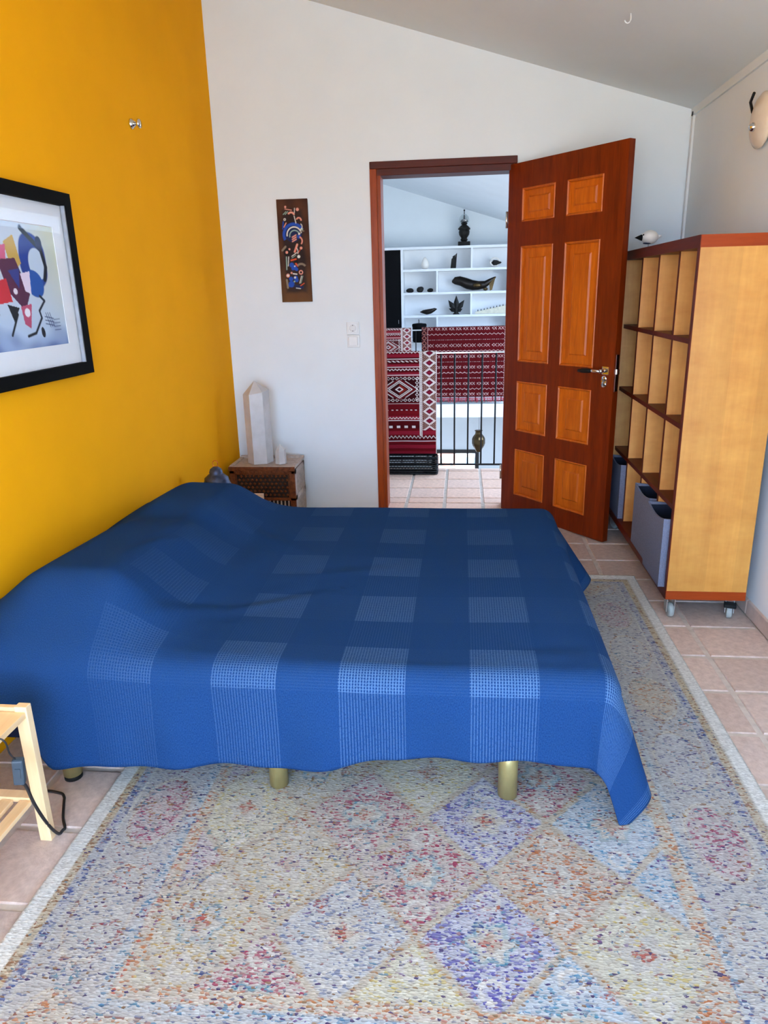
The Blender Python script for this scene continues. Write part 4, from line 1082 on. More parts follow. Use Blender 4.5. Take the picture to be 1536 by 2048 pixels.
for a, b in bands: f.box(NX0, NX1, NY0, NY0 + 0.016, a, b, c=0.002)
for a, b in ((NX0, NX0 + 0.035), (NX1 - 0.035, NX1)): f.box(a, b, NY0, NY0 + 0.016, 0.0, NZ - 0.022, c=0.002)
for i in range(14):                                       # carved studs on the top rail
    x = NX0 + 0.03 + i*0.0265; f.box(x, x + 0.014, NY0 - 0.004, NY0, 0.334, 0.343)
f.box(NX0 + 0.038, NX1 - 0.038, NY0 + 0.003, NY0 + 0.008, 0.322, 0.328).box(NX0 + 0.038, NX0 + 0.043, NY0 + 0.003, NY0 + 0.008, 0.178, 0.328)
f.box(NX1 - 0.043, NX1 - 0.038, NY0 + 0.003, NY0 + 0.008, 0.178, 0.328)
f.build('front_frame', M['carved'], ns)
lt = MB()
for i in range(12):
    for j in range(6):
        x = NX0 + 0.056 + i*0.0270 + (j % 2)*0.0135; z = 0.194 + j*0.0235
        if x > NX1 - 0.050: continue
        lt.add([(x, NY0 - 0.002, z), (x + 0.0115, NY0 + 0.009, z), (x, NY0 + 0.009, z + 0.0105), (x - 0.0115, NY0 + 0.009, z), (x, NY0 + 0.009, z - 0.0105)], [(0, 1, 2), (0, 2, 3), (0, 3, 4), (0, 4, 1), (4, 3, 2, 1)])
l = lt.build('lattice', M['carved'], ns); l['kind'] = 'stuff'
for i in range(14): MB().lathe([(0.004, 0.032), (0.006, 0.06), (0.003, 0.09), (0.006, 0.12), (0.004, 0.158)], NX0 + 0.052 + i*0.0235, NY0 + 0.007, 0, 8).build('spindle', M['carved_pale'], ns)
s_ = MB()
for a, b in ((0.0, 0.03), (0.16, 0.19), (0.322, NZ - 0.022)): s_.box(NX1 - 0.014, NX1, NY0 + 0.016, NY1, a, b)
for a, b in ((NY0 + 0.016, NY0 + 0.05), (NY1 - 0.03, NY1)): s_.box(NX1 - 0.014, NX1, a, b, 0, NZ - 0.022)
s_.build('side_frame', M['carved_pale'], ns)
for z0_, z1_, mt in ((0.19, 0.322, M['carved_dark']), (0.03, 0.16, M['carved'])):
    sl = MB()
    for i in range(7):
        y = NY0 + 0.055 + i*0.029
        sl.prism([(y, z0_), (y + 0.008, z0_), (y + 0.020, z1_), (y + 0.012, z1_)], NX1 - 0.010, NX1 - 0.003, 'x')
        sl.prism([(y + 0.012, z0_), (y + 0.020, z0_), (y + 0.008, z1_), (y, z1_)], NX1 - 0.010, NX1 - 0.004, 'x')
    sl.build('side_lattice', M['carved_pale'], ns)
def crystal(name, label, x, y, z, r, h, tip, phase, flare=1.0, lean=0.0):
    mb = MB(); n = 6
    vs = []
    rad = [1, 0.96, 1.03, 0.98, 1.05, 0.97]
    for hh, k in ((0, 1.0), (h*0.62, 0.5 + 0.5*flare), (h, flare)):
        for i in range(n):
            a = 2*PI*i/n + phase
            zz = hh + (0.012*r/0.08*math.sin(a*1.0 + 1) if hh == h else 0)
            vs.append((x + lean*hh + r*k*rad[i]*math.cos(a), y + r*k*rad[i]*math.sin(a), z + zz))
    vs.append((x + lean*(h+tip) - r*0.06, y, z + h + tip))
    fs = [tuple(range(n))[::-1]]
    for q in range(2):
        for i in range(n): fs.append((q*n+i, q*n+(i+1) % n, q*n+n+(i+1) % n, q*n+n+i))
    for i in range(n): fs.append((2*n+i, 2*n+(i+1) % n, 3*n))
    mb.add(vs, fs)
    return tag(mb.build(name, M['quartz']), label, 'crystal')
crystal('quartz_tower', 'tall milky white quartz tower standing on the carved chest', -1.243, 4.27, NZ + 0.0, 0.079, 0.435, 0.068, 0.28, 1.0, 0.0)
crystal('quartz_point', 'small milky quartz point beside the tall quartz tower', -1.105, 4.235, NZ + 0.0, 0.037, 0.082, 0.040, 0.5, 0.88)
lx_, ly_ = -1.298, 3.60
ln = thing('lantern', 'dark metal lantern with stepped roof and copper ring behind the pillow', 'lantern', (lx_, ly_, 0))
MB().lathe([(0.085, 0.0), (0.09, 0.02), (0.07, 0.045), (0.07, 0.06)], lx_, ly_, 0.0, 8, smooth=False).build('base', M['pewter'], ln)
MB().lathe([(0.064, 0.06), (0.066, 0.38)], lx_, ly_, 0, 8, smooth=False).build('glass_body', M['clear'], ln)
for i in range(8): MB().tube([(lx_ + 0.066*math.cos(i*PI/4), ly_ + 0.066*math.sin(i*PI/4), 0.06), (lx_ + 0.066*math.cos(i*PI/4), ly_ + 0.066*math.sin(i*PI/4), 0.385)], 0.005, 6).build('corner_bar', M['pewter'], ln)
MB().lathe([(0.082, 0.38), (0.082, 0.392), (0.070, 0.415), (0.064, 0.432), (0.063, 0.442), (0.040, 0.462), (0.034, 0.464), (0.036, 0.474), (0.030, 0.490), (0.014, 0.502), (0.0001, 0.505)], lx_, ly_, 0, 24).build('roof', M['pewter'], ln)
MB().tube([(lx_ + 0.0145*math.cos(a), ly_, 0.519 + 0.0165*math.sin(a)) for a in np.linspace(0, 2*PI, 20, endpoint=False)], 0.0022, 8, closed=True).build('ring', M['copper'], ln)
bk = MB().box(-1.235, -1.150, 3.98, 3.986, 0.0, 0.235)
bk = thing('booklet', 'pale cream booklet peeking out between the bed and the carved chest', 'booklet', (-1.19, 4.09, 0))
MB().box(-1.275, -1.190, 4.078, 4.081, 0.0, 0.216).box(-1.275, -1.190, 4.096, 4.099, 0, 0.216).box(-1.278, -1.275, 4.078, 4.099, 0, 0.216).build('cover', M['paper'], bk)
MB().box(-1.275, -1.192, 4.081, 4.096, 0.002, 0.213).build('pages', M['mat_board'], bk)

# ------------------------------------------------------------------ bedside table and the lamp cord
bt_ = thing('bedside_table', 'small pale bamboo side table with slatted lower shelf in front of the bed', 'side table', (-1.25, 1.29, 0))
tx0, tx1, ty0, ty1, tz = XL + 0.012, -1.072, 1.095, 1.480, 0.405
lw = 0.032
for x in (tx0, tx1 - lw):
    for y in (ty0, ty1 - 0.022): MB().box(x, x + lw, y, y + 0.022, 0, tz, c=0.0015).build('leg', M['pine_z'], bt_)
MB().box(tx0 + 0.004, tx1 - 0.004, ty0 + 0.022, ty1 - 0.022, tz - 0.030, tz - 0.014, c=0.001).build('tabletop', M['pine'], bt_)
for y in (ty0 + 0.004, ty1 - 0.018): MB().box(tx0 + lw, tx1 - lw, y, y + 0.014, tz - 0.034, tz - 0.004, c=0.001).build('top_rail', M['pine'], bt_)
for y in (ty0 + 0.002, ty1 - 0.032): MB().box(tx0 + lw, tx1 - lw, y, y + 0.030, 0.128, 0.142, c=0.001).build('shelf_rail', M['pine'], bt_)
x = tx1 - 0.027
while x - 0.03 > tx0 + 0.02:
    MB().box(x - 0.031, x, ty0 + 0.004, ty1 - 0.034, 0.124, 0.136, c=0.001).build('slat', M['pine'], bt_); x -= 0.050
cd = thing('lamp_cord', 'black cable with grey inline switch trailing off the pale bedside table', 'cord', (-1.06, 1.42, 0))
def bez(pts, n=8):
    pts = [Vector(p) for p in pts]; out = []
    P_ = [pts[0]] + pts + [pts[-1]]
    for i in range(1, len(P_)-2):
        for t in np.linspace(0, 1, n, endpoint=False):
            a, b, c, d = P_[i-1:i+3]
            out.append(0.5*((2*b) + (c-a)*t + (2*a-5*b+4*c-d)*t*t + (3*b-a-3*c+d)*t**3))
    out.append(pts[-1]); return out
MB().tube(bez([(-1.22, 1.22, 0.394), (-1.13, 1.29, 0.395), (-1.075, 1.335, 0.398), (-1.058, 1.345, 0.385), (-1.058, 1.352, 0.35), (-1.056, 1.365, 0.322)]), 0.0022, 8).build('thin_cable', M['cord'], cd)
swb = MB().box(-0.013, 0.013, -0.010, 0.010, -0.036, 0.036, c=0.004).box(-0.006, 0.006, -0.0115, -0.009, -0.014, 0.014).build('inline_switch', M['switch'], cd, xf=True)
swb.location = Vector((-1.055, 1.368, 0.288)) - Vector(cd.location); swb.rotation_euler = (0.08, 0.10, 0.3)
MB().tube(bez([(-1.053, 1.368, 0.252), (-1.052, 1.378, 0.235), (-1.056, 1.40, 0.165), (-1.056, 1.432, 0.080), (-1.062, 1.475, 0.010), (-1.060, 1.494, 0.0055), (-1.060, 1.504, 0.0055), (-1.085, 1.54, 0.0055), (-1.115, 1.598, 0.0055), (-1.128, 1.622, 0.0055), (-1.150, 1.637, 0.0055), (-1.21, 1.640, 0.0055), (-1.30, 1.60, 0.0055), (-1.38, 1.57, 0.0055)]), 0.004, 8).build('cable', M['cord'], cd)

# ------------------------------------------------------------------ landing: railing, kilims, basket
RY = 5.60
rl = thing('railing', 'black iron railing with thin bars and pale top rail on the landing', 'railing', (0.2, RY, 0))
MB().box(-1.4, 1.4, RY - 0.014, RY + 0.014, 0.908, 0.916).build('top_rail', M['rail_top'], rl)
MB().box(-1.4, 1.4, RY - 0.009, RY + 0.009, 0.034, 0.046).build('bottom_rail', M['iron'], rl)
x = -0.157 - 0.1045*11
while x < 1.38:
    MB().lathe([(0.0065, 0.046), (0.0065, 0.908)], x, RY, 0, 8).build('bar', M['iron'], rl); x += 0.1045
for x in (-0.215, 0.62, -1.3): MB().box(x - 0.011, x + 0.011, RY - 0.011, RY + 0.011, -0.006, 0.908).build('post', M['iron'], rl)

def kilim_cols(W, H, kind, st):
    us = np.arange(0, W + st/2, st); vs_ = np.arange(0, H + st/2, st)
    U, V = np.meshgrid(us, vs_, indexing='ij')               # U from the left, V from the top
    c = np.zeros(U.shape + (3,))
    red, dred, blk, wht, pink = srgb([112, 14, 22]), srgb([60, 6, 10]), srgb([24, 8, 10]), srgb([222, 204, 196]), srgb([144, 30, 46])
    c[...] = red
    r_ = np.random.default_rng(11)
    st_rows = np.interp(V, np.linspace(0, H, 90), r_.uniform(0, 1, 90))
    mixc(c, st_rows*0.6, dred)
    def line(v, w): mixc(c, (np.abs(V - v) < w).astype(float), wht)
    def zig(v, amp, per, w, u0=-9, u1=9):
        z = v + amp*(4*np.abs((U/per) % 1 - 0.5) - 1)
        mixc(c, ((np.abs(V - z) < w) & (U > u0) & (U < u1)).astype(float), wht)
    def dash(v, h, per, duty, u0=-9, u1=9, sl=0.0):
        mixc(c, ((np.abs(V - v) < h) & (((U + sl*(V - v))/per) % 1 < duty) & (U > u0) & (U < u1)).astype(float), wht)
    def lozenges(v, hh, per, w, u0=-9, u1=9, col=wht):
        d = np.abs((U/per) % 1 - 0.5)*per + np.abs(V - v)*(per*0.5/hh)
        mixc(c, ((np.abs(d - per*0.40) < w) & (np.abs(V - v) < hh) & (U > u0) & (U < u1)).astype(float), col)
    if kind == 'near':
        e = W - 0.125                                          # start of the diamond border
        for v0, v1 in ((0.03, 0.055), (0.105, 0.13), (0.17, 0.20), (0.50, 0.53), (0.62, 0.65), (0.73, 0.76), (0.785, 0.82)): mixc(c, ((V > v0) & (V < v1))*0.8, pink)
        for v0, v1 in ((0.055, 0.10), (0.135, 0.165), (0.54, 0.60), (0.66, 0.70)): mixc(c, ((V > v0) & (V < v1))*0.7, dred)
        zig(0.018, 0.006, 0.028, 0.0035); line(0.068, 0.0022); dash(0.085, 0.007, 0.034, 0.5, sl=-1.6); line(0.128, 0.0022)
        zig(0.147, 0.006, 0.028, 0.0035); line(0.187, 0.0025)
        # big diamond panel
        pan = (V > 0.195) & (V < 0.395)
        mixc(c, pan*0.75, blk)
        lozenges(0.213, 0.014, 0.032, 0.0026); lozenges(0.378, 0.014, 0.032, 0.0026)
        cu, cv = W - 0.285, 0.296
        dd = np.abs(U - cu)/0.100 + np.abs(V - cv)/0.066
        for a, w in ((1.0, 0.06), (0.80, 0.05)): mixc(c, ((np.abs(dd - a) < w) & pan).astype(float), wht)
        mixc(c, ((np.abs(dd - 0.9) < 0.035) & ((U*180).astype(int) % 2 == 0)).astype(float), blk)
        mixc(c, (np.abs(dd - 0.27) < 0.07).astype(float), wht); mixc(c, ((dd < 0.18)).astype(float), dred)
        mixc(c, ((dd > 1.12) & (dd < 1.28) & pan)*0.8, red); mixc(c, ((np.abs(dd - 1.42) < 0.05) & (np.abs(V - cv) < 0.062) & pan).astype(float), wht)
        mixc(c, ((dd > 0.36) & (dd < 0.62) & pan & (U > cu))*0.7, srgb([150, 40, 30]))
        ce = np.abs(((V - 0.2)/0.030) % 1 - 0.5)*0.030 + np.abs(U - (e - 0.022))
        mixc(c, ((np.abs(ce - 0.012) < 0.003) & (V > 0.2) & (V < 0.39)).astype(float), wht)
        line(0.405 , 0.0022); dash(0.455, 0.004, 0.037, 0.4); zig(0.517, 0.0055, 0.026, 0.0035); line(0.535, 0.0022)
        dash(0.586, 0.009, 0.060, 0.45); zig(0.668, 0.010, 0.030, 0.004, 0, 9)
        line(0.700, 0.0022)
        # border column of diamonds with a white ribbon, ending above the hem
        bc = (U > e) & (V < 0.615)
        mixc(c, bc.astype(float), srgb([104, 44, 24]))
        mixc(c, (bc & (((U*260).astype(int) + (V*260).astype(int)) % 4 == 0))*0.6, wht)
        mid = e + 0.072
        dv = np.abs(((V + 0.012)/0.0735) % 1 - 0.5)*0.0735
        d = dv/0.0367 + np.abs(U - mid)/0.052
        mixc(c, (bc & (d < 1.0)).astype(float), wht); mixc(c, (bc & (d < 0.58)).astype(float), srgb([110, 16, 40])); mixc(c, (bc & (d < 0.2)).astype(float), pink)
        rib = (U > e - 0.004) & (U < e + 0.018) & (V < 0.66)
        mixc(c, rib.astype(float), wht); mixc(c, (rib & (np.abs(U - e - 0.007) < 0.003) & ((V/0.011) % 1 < 0.45)).astype(float), blk)
        mixc(c, (U > W - 0.004)*1.0, wht)
    else:
        wht = srgb([186, 150, 146])
        mixc(c, np.full(U.shape, 0.8), dred)
        for k in range(19):
            v = 0.02 + k*0.066
            kk = k % 7
            if kk in (1, 5): zig(v, 0.008, 0.05, 0.003)
            elif kk in (0, 2, 4): 
                for du in (0.0, 0.035):
                    xm = np.abs(np.abs(((U + du)/0.085) % 1 - 0.5)*0.085*1.0 - np.abs(V - v)*0.9)
                    mixc(c, ((xm < 0.0026) & (np.abs(V - v) < 0.018) & (((U/0.17) % 1 < 0.7) | (du == 0)) & (np.abs(((U + du)/0.085) % 1 - 0.5) < 0.26)).astype(float)*0.9, wht)
            else: dash(v, 0.0035, 0.022, 0.4)
        mixc(c, (U < 0.065)*0.75, blk)
        loz = np.abs(((V)/0.06) % 1 - 0.5)*0.06 + np.abs(U - 0.033)
        mixc(c, ((np.abs(loz - 0.024) < 0.005) & (U < 0.065))*0.9, srgb([150, 90, 80]))
        mixc(c, (np.abs(U - 0.075) < 0.004)*((V/0.02) % 1 < 0.6), wht)
        mixc(c, (np.abs(U - W + 0.012) < 0.004)*((V/0.03) % 1 < 0.6), wht)
    return U, V, c
M['wool'] = painted('woven_wool', 0.95, 0.1, 300, 0.4)
def hang_kilim(name, label, x0, W, ytop, ztop, H, kind, st, back=0.25, bow=0.0, grp=None):
    U, V, c = kilim_cols(W, H + back, kind, st)
    t = V - back                                               # <0: behind the rail
    r = 0.022
    ang = np.clip(t/r, -PI/2, PI/2)
    down = np.where(t > r*PI/2, t - r*PI/2, 0); dback = np.where(t < -r*PI/2, -t - r*PI/2, 0)
    Z = ztop - r + r*np.cos(ang) - down - dback + 0.0
    Y = ytop - r*np.sin(ang) - bow*np.sin(np.clip(down/H, 0, 1)*PI*0.9)*0.6 + 0.004*np.sin(U*22)*np.clip(down*3, 0, 1)
    # front shows the pattern starting at the fold
    if kind == 'near':
        U2, V2, c2 = kilim_cols(W, H + back, kind, st); n0 = int(round(back/st)); c = np.roll(c2, n0, axis=1); c[:, :n0] = c2[:, :n0][:, ::-1]
        sag = 0.022*np.clip(down/H, 0, 1)*np.sin(np.pi*np.clip(U/W, 0, 1)); Z = Z + 0.0*sag
    P = np.stack([x0 + U, Y, Z], -1)
    th = thing(name, label, 'rug', (x0 + W/2, ytop, ztop - H), 0, grp)
    grid_obj('woven_field', P, c, M['wool'], th, 0.006)
    return th
hang_kilim('kilim', 'red and white patterned kilim with diamond border hung over the black landing railing', -0.80, 0.608, RY, 0.926, 0.805, 'near', 0.003, bow=0.05)
GY = 9.02
rg = thing('gallery_railing', 'thin iron railing across the far gallery behind the hanging rugs', 'railing', (0, GY, 0))
MB().box(-2.5, 2.3, GY - 0.012, GY + 0.012, 0.900, 0.912).build('top_rail', M['rail_top'], rg)
MB().box(-2.5, 2.3, GY - 0.009, GY + 0.009, 0.03, 0.045).build('bottom_rail', M['iron'], rg)
x = -2.45
while x < 2.3:
    MB().lathe([(0.0065, 0.045), (0.0065, 0.900)], x, GY, 0, 6).build('bar', M['iron'], rg); x += 0.105
k2 = hang_kilim('kilim', 'dark red fringed kilim hung over the far gallery railing', -0.489, 1.02, GY, 0.938, 0.86, 'far', 0.005)
fr_ = MB()
x = -0.485
while x < 0.53:
    a = random.uniform(-0.012, 0.012); hgt = random.uniform(0.04, 0.065); y = GY - 0.022
    fr_.add([(x, y, 0.082), (x + 0.006, y, 0.082), (x + 0.005 + a, y - 0.002, 0.082 - hgt), (x + 0.001 + a, y - 0.002, 0.082 - hgt), (x + 0.003, y + 0.004, 0.082)], [(0, 1, 2, 3), (1, 4, 2), (4, 0, 3), (4, 3, 2)])
    x += 0.0085
fo = fr_.build('fringe', plain('red_fringe', lin(150, 30, 50), 0.9, var=0.3, scale=90), k2); fo['kind'] = 'stuff'
def third():
    U, V, c = kilim_cols(0.62, 0.62, 'near', 0.005)
    red = srgb([92, 44, 44]); mixc(c, np.full(U.shape, 0.35), red)
    th = thing('kilim', 'muted red kilim with lozenge edge hung left on the far gallery railing', 'rug', (-0.9, GY, 0.3))
    r = 0.02; t = V - 0.06; ang = np.clip(t/r, -PI/2, PI/2)
    down = np.where(t > r*PI/2, t - r*PI/2, 0); dback = np.where(t < -r*PI/2, -t - r*PI/2, 0)
    P = np.stack([-1.235 + U, GY - r*np.sin(ang) , 0.934 - r + r*np.cos(ang) - down - dback], -1)
    grid_obj('woven_field', P, c, M['wool'], th, 0.006)
third()
# low black woven basket on the landing, under the kilim
bs = thing('woven_basket', 'low black woven basket on the landing floor under the kilim', 'basket', (-0.39, 5.49, 0))
w_ = MB()
bx0, bx1, by0, by1, bh = -0.60, -0.185, 5.42, 5.555, 0.128
for i in range(8):
    z = 0.008 + i*0.0165
    for (xa, ya, xb, yb) in ((bx0, by0, bx1, by0), (bx1, by0, bx1, by1), (bx1, by1, bx0, by1), (bx0, by1, bx0, by0)):
        n = int(math.hypot(xb-xa, yb-ya)/0.012)
        pts = []
        for q in range(n+1):
            f_ = q/n; o = 0.003*(1 if (q+i) % 2 else -1); nx, ny = (yb-ya), -(xb-xa); L = math.hypot(nx, ny)
            pts.append((xa + (xb-xa)*f_ + nx/L*o, ya + (yb-ya)*f_ + ny/L*o, z))
        w_.tube(pts, 0.0075, 5)
wv = w_.build('weave', plain('black_cane', (0.006, 0.006, 0.007, 1), 0.3, 0, 0.25, var=0.4, scale=60), bs)
MB().box(bx0, bx1, by0, by1, 0.0, 0.006).build('basket_floor', M['black'], bs)
MB().tube([(bx0, by0, bh), (bx1, by0, bh), (bx1, by1, bh), (bx0, by1, bh)], 0.009, 8, closed=True).build('rim', M['black'], bs)

# hanging brass lantern under the gallery
hl = thing('hanging_lamp', 'dark brass pot lamp hanging on a chain below the far gallery', 'lamp', (0.226, 9.25, -0.165))
MB().tube([(0.228, 9.25, -0.165), (0.228, 9.25, -0.385)], 0.004, 6).build('chain', M['steel'], hl)
MB().lathe([(0.045, -0.375), (0.052, -0.38), (0.040, -0.40), (0.044, -0.425), (0.072, -0.46), (0.084, -0.49), (0.084, -0.55), (0.072, -0.585), (0.045, -0.63), (0.03, -0.66), (0.0001, -0.668)], 0.226, 9.25, 0, 8, smooth=False).build('pot', M['brass'], hl)

# ------------------------------------------------------------------ white built-in shelves on the far wall, with their things
SY, SYB = 10.10, 10.39
sh = thing('shelf_unit', 'white built-in wall shelves with open compartments in the far hall', 'shelf', (0.25, 10.25, 0))
sx0, sx1 = -0.82, 1.5
SZT = 1.92
MB().box(-1.55, sx1, SY, SYB, SZT - 0.03, SZT).build('top_board', M['white_gloss'], sh)
MB().box(sx0, sx0 + 0.032, SY, SYB, 0.0, SZT - 0.03).build('side_panel', M['white_gloss'], sh)
MB().box(sx1 - 0.03, sx1, SY, SYB, 0.0, SZT - 0.03).build('side_panel', M['white_gloss'], sh)
MB().box(sx0 + 0.032, sx1 - 0.03, SYB - 0.01, SYB, 0.0, SZT - 0.03).build('back_board', M['white_gloss'], sh)
levels = [1.640, 1.342, 1.045, 0.745, 0.44]
for z in levels: MB().box(sx0 + 0.032, sx1 - 0.03, SY, SYB - 0.01, z - 0.03, z).build('shelf', M['white_gloss'], sh)
rows = [(SZT - 0.03, levels[0])] + [(levels[i] - 0.03, levels[i+1]) for i in range(4)]
for (zt, zb), dv in zip(rows, ([0.123, 0.98], [-0.335, 0.6], [0.122, 0.98], [-0.335, 0.6], [0.122])):
    for x in dv: MB().box(x - 0.012, x + 0.012, SY, SYB - 0.01, zb, zt).build('divider', M['white_gloss'], sh)
bcb = thing('black_cupboard', 'tall black cupboard left of the white shelves in the far hall', 'cupboard', (-1.18, 10.25, 0))
MB().box(-1.54, sx0 - 0.002, SY + 0.03, SYB, 0.0, SZT - 0.032).build('carcass', M['black'], bcb)
MB().box(-1.535, -1.186, SY + 0.012, SY + 0.03, 0.03, SZT - 0.04, c=0.002).build('door', M['black'], bcb)
MB().box(-1.180, sx0 - 0.006, SY + 0.012, SY + 0.03, 0.03, SZT - 0.04, c=0.002).build('door', M['black'], bcb)
MB().box(-0.862, -0.858, SY + 0.002, SY + 0.012, 0.94, 0.99).build('handle', M['steel'], bcb)
Y0 = 10.25
shelf_z = levels
levels = [z + 0.0012 for z in levels]; SZT += 0.0012
# on top of the unit
vz = thing('table_ornament', 'dark carved urn with glass dome and spike on top of the white shelves', 'ornament', (0.02, Y0, SZT))
MB().box(-0.06, 0.10, Y0 - 0.06, Y0 + 0.06, SZT, SZT + 0.055, c=0.006).build('foot', M['stone'], vz)
MB().lathe([(0.030, 0.055), (0.050, 0.075), (0.038, 0.10), (0.066, 0.14), (0.072, 0.175), (0.066, 0.20), (0.080, 0.205), (0.080, 0.222), (0.056, 0.245), (0.030, 0.265), (0.044, 0.275), (0.040, 0.285)], 0.02, Y0, SZT, 10, smooth=False).build('urn', M['stone'], vz)
MB().lathe([(0.040, 0.285), (0.060, 0.295), (0.066, 0.33), (0.056, 0.365), (0.03, 0.39), (0.0001, 0.398)], 0.02, Y0, SZT, 20).build('dome', M['clear'], vz)
MB().lathe([(0.03, 0.286), (0.05, 0.30), (0.045, 0.325), (0.012, 0.335), (0.008, 0.385)], 0.02, Y0, SZT, 12).build('inner_figure', M['stone'], vz)
MB().lathe([(0.005, 0.395), (0.005, 0.43), (0.011, 0.437), (0.011, 0.447), (0.0001, 0.455)], 0.02, Y0, SZT, 10).build('spike', M['iron'], vz)
fg = thing('dark_statuette', 'small dark statuette at the left end on top of the white shelves', 'ornament', (-1.09, Y0, SZT))
MB().lathe([(0.042, 0), (0.042, 0.014), (0.028, 0.03), (0.036, 0.07), (0.030, 0.11), (0.012, 0.13)], -1.09, Y0, SZT, 12).build('body', M['stone'], fg)
MB().ball(-1.092, Y0, SZT + 0.148, 0.02, sub=2).build('head', M['stone'], fg)
# first row
def lump(name, label, cat, x, z, rx, ry, rz, mat, seed, amp=0.12, grp=None, sub=3):
    r_ = np.random.default_rng(seed); ks = r_.uniform(-3, 3, (5, 3)); ps = r_.uniform(0, 6, 5)
    fn = lambda v: 1 + amp*sum(math.sin(k_[0]*v.x + k_[1]*v.y + k_[2]*v.z + p_) for k_, p_ in zip(ks, ps))/2.2
    mb = MB().ball(x, Y0 - 0.05, z + rz*0.96, rx, ry, rz, fn=fn, sub=sub)
    zmin = min(v[2] for v in mb.v); mb.v = [(a, b, max(c + (z - zmin) - 0.003, z + 0.0)) for a, b, c in mb.v]
    return tag(mb.build(name, mat), label, cat, grp)
tag(MB().lathe([(0.02, 0.0), (0.045, 0.012), (0.058, 0.05), (0.050, 0.09), (0.034, 0.125), (0.012, 0.15), (0.0001, 0.156)], -0.50, Y0 - 0.04, levels[0], 14, sx=0.9, sy=0.6).build('shell', M['shell']), 'white rounded shell on the top left shelf of the white unit', 'shell')
def shards(name, label, cat, x, z):
    t_ = thing(name, label, cat, (x, Y0, z))
    for dx, w, hgt, ln_ in ((-0.016, 0.036, 0.135, 0.02), (0.008, 0.034, 0.175, 0.03), (0.026, 0.026, 0.195, 0.045), (-0.006, 0.022, 0.165, 0.02)):
        MB().add([(x+dx-w/2, Y0-0.07, z), (x+dx+w/2, Y0-0.07, z), (x+dx+w/2, Y0-0.02, z), (x+dx-w/2, Y0-0.02, z),
                  (x+dx-w/3+ln_*0.4, Y0-0.06, z+hgt*0.9), (x+dx+w/3+ln_*0.4, Y0-0.06, z+hgt), (x+dx+w/3+ln_*0.4, Y0-0.03, z+hgt*0.95), (x+dx-w/3+ln_*0.4, Y0-0.03, z+hgt*0.85)],
                 [(0,1,2,3),(4,5,6,7),(0,1,5,4),(1,2,6,5),(2,3,7,6),(3,0,4,7)]).build('shard', M['stone'], t_)
shards('crystal_cluster', 'dark jagged upright crystal cluster on the top shelf of the white unit', 'mineral', -0.125, levels[0])
ga = thing('banded_geode', 'ring shaped geode with dark pointed centre on the upper right shelf', 'mineral', (0.43, Y0, levels[0]))
MB().tube([(0.43 + 0.058*math.cos(a), Y0 - 0.04, levels[0] + 0.066 + 0.052*math.sin(a)) for a in np.linspace(0, 2*PI, 20, endpoint=False)], 0.012, 8, closed=True).build('rind', M['shell'], ga)
MB().lathe([(0.0001, -0.05), (0.036, -0.02), (0.034, 0.02), (0.012, 0.075), (0.0001, 0.088)], 0.432, Y0 - 0.04, levels[0] + 0.058, 10, 'x', smooth=False).build('heart', M['stone'], ga)
# second row
for i, (x, rx, rz, lb) in enumerate(((-0.705, 0.052, 0.029, 'flat dark round stone, leftmost of three on the second shelf'), (-0.568, 0.050, 0.044, 'tallest dark round stone, middle of three on the second shelf'), (-0.432, 0.042, 0.028, 'small dark oval stone, rightmost of three on the second shelf'))):
    lump('stone', lb, 'stone', x, levels[1], rx, 0.04, rz, M['stone'], 20 + i, 0.10, 'three dark stones on the second shelf')
def sculpture():
    t_ = thing('carved_fish', 'large dark bronze fish shaped sculpture on the second shelf', 'sculpture', (0.15, Y0, levels[1]))
    z0 = levels[1]
    secs = [(-0.139, 0.130, 0.012), (-0.10, 0.140, 0.048), (-0.03, 0.135, 0.062), (0.06, 0.100, 0.072), (0.14, 0.078, 0.066), (0.22, 0.072, 0.056), (0.30, 0.080, 0.048), (0.36, 0.115, 0.040), (0.42, 0.155, 0.022), (0.448, 0.172, 0.010)]
    vs = []; fs = []; n = 12
    for x, zc_, r in secs:
        for k_ in range(n):
            a = 2*PI*k_/n; vs.append((x, Y0 - 0.03 + 0.7*r*math.cos(a), max(z0 + 0.002, z0 + zc_ + r*math.sin(a))))
    for i in range(len(secs)-1):
        for k_ in range(n): fs.append((i*n+k_, i*n+(k_+1) % n, (i+1)*n+(k_+1) % n, (i+1)*n+k_))
    fs += [tuple(range(n)), tuple((len(secs)-1)*n + k_ for k_ in range(n))]
    MB().add(vs, fs, 0, True).build('body', M['bronze'], t_)
    MB().add([(0.36, Y0-0.05, z0+0.10), (0.445, Y0-0.05, z0+0.18), (0.40, Y0-0.05, z0+0.01), (0.37, Y0-0.05, z0+0.0), (0.36, Y0-0.02, z0+0.10), (0.445, Y0-0.02, z0+0.18), (0.40, Y0-0.02, z0+0.01), (0.37, Y0-0.02, z0)],
             [(0,1,2,3),(4,5,6,7),(0,1,5,4),(1,2,6,5),(2,3,7,6),(3,0,4,7)]).build('tail', M['brass'], t_)
    MB().ball(0.20, Y0 - 0.08, z0 + 0.075, 0.06, 0.02, 0.030, sub=2).build('fin', M['brass'], t_)
    MB().ball(0.31, Y0 - 0.08, z0 + 0.024, 0.032, 0.02, 0.022, sub=2).build('lower_fin', M['brass'], t_)
sculpture()
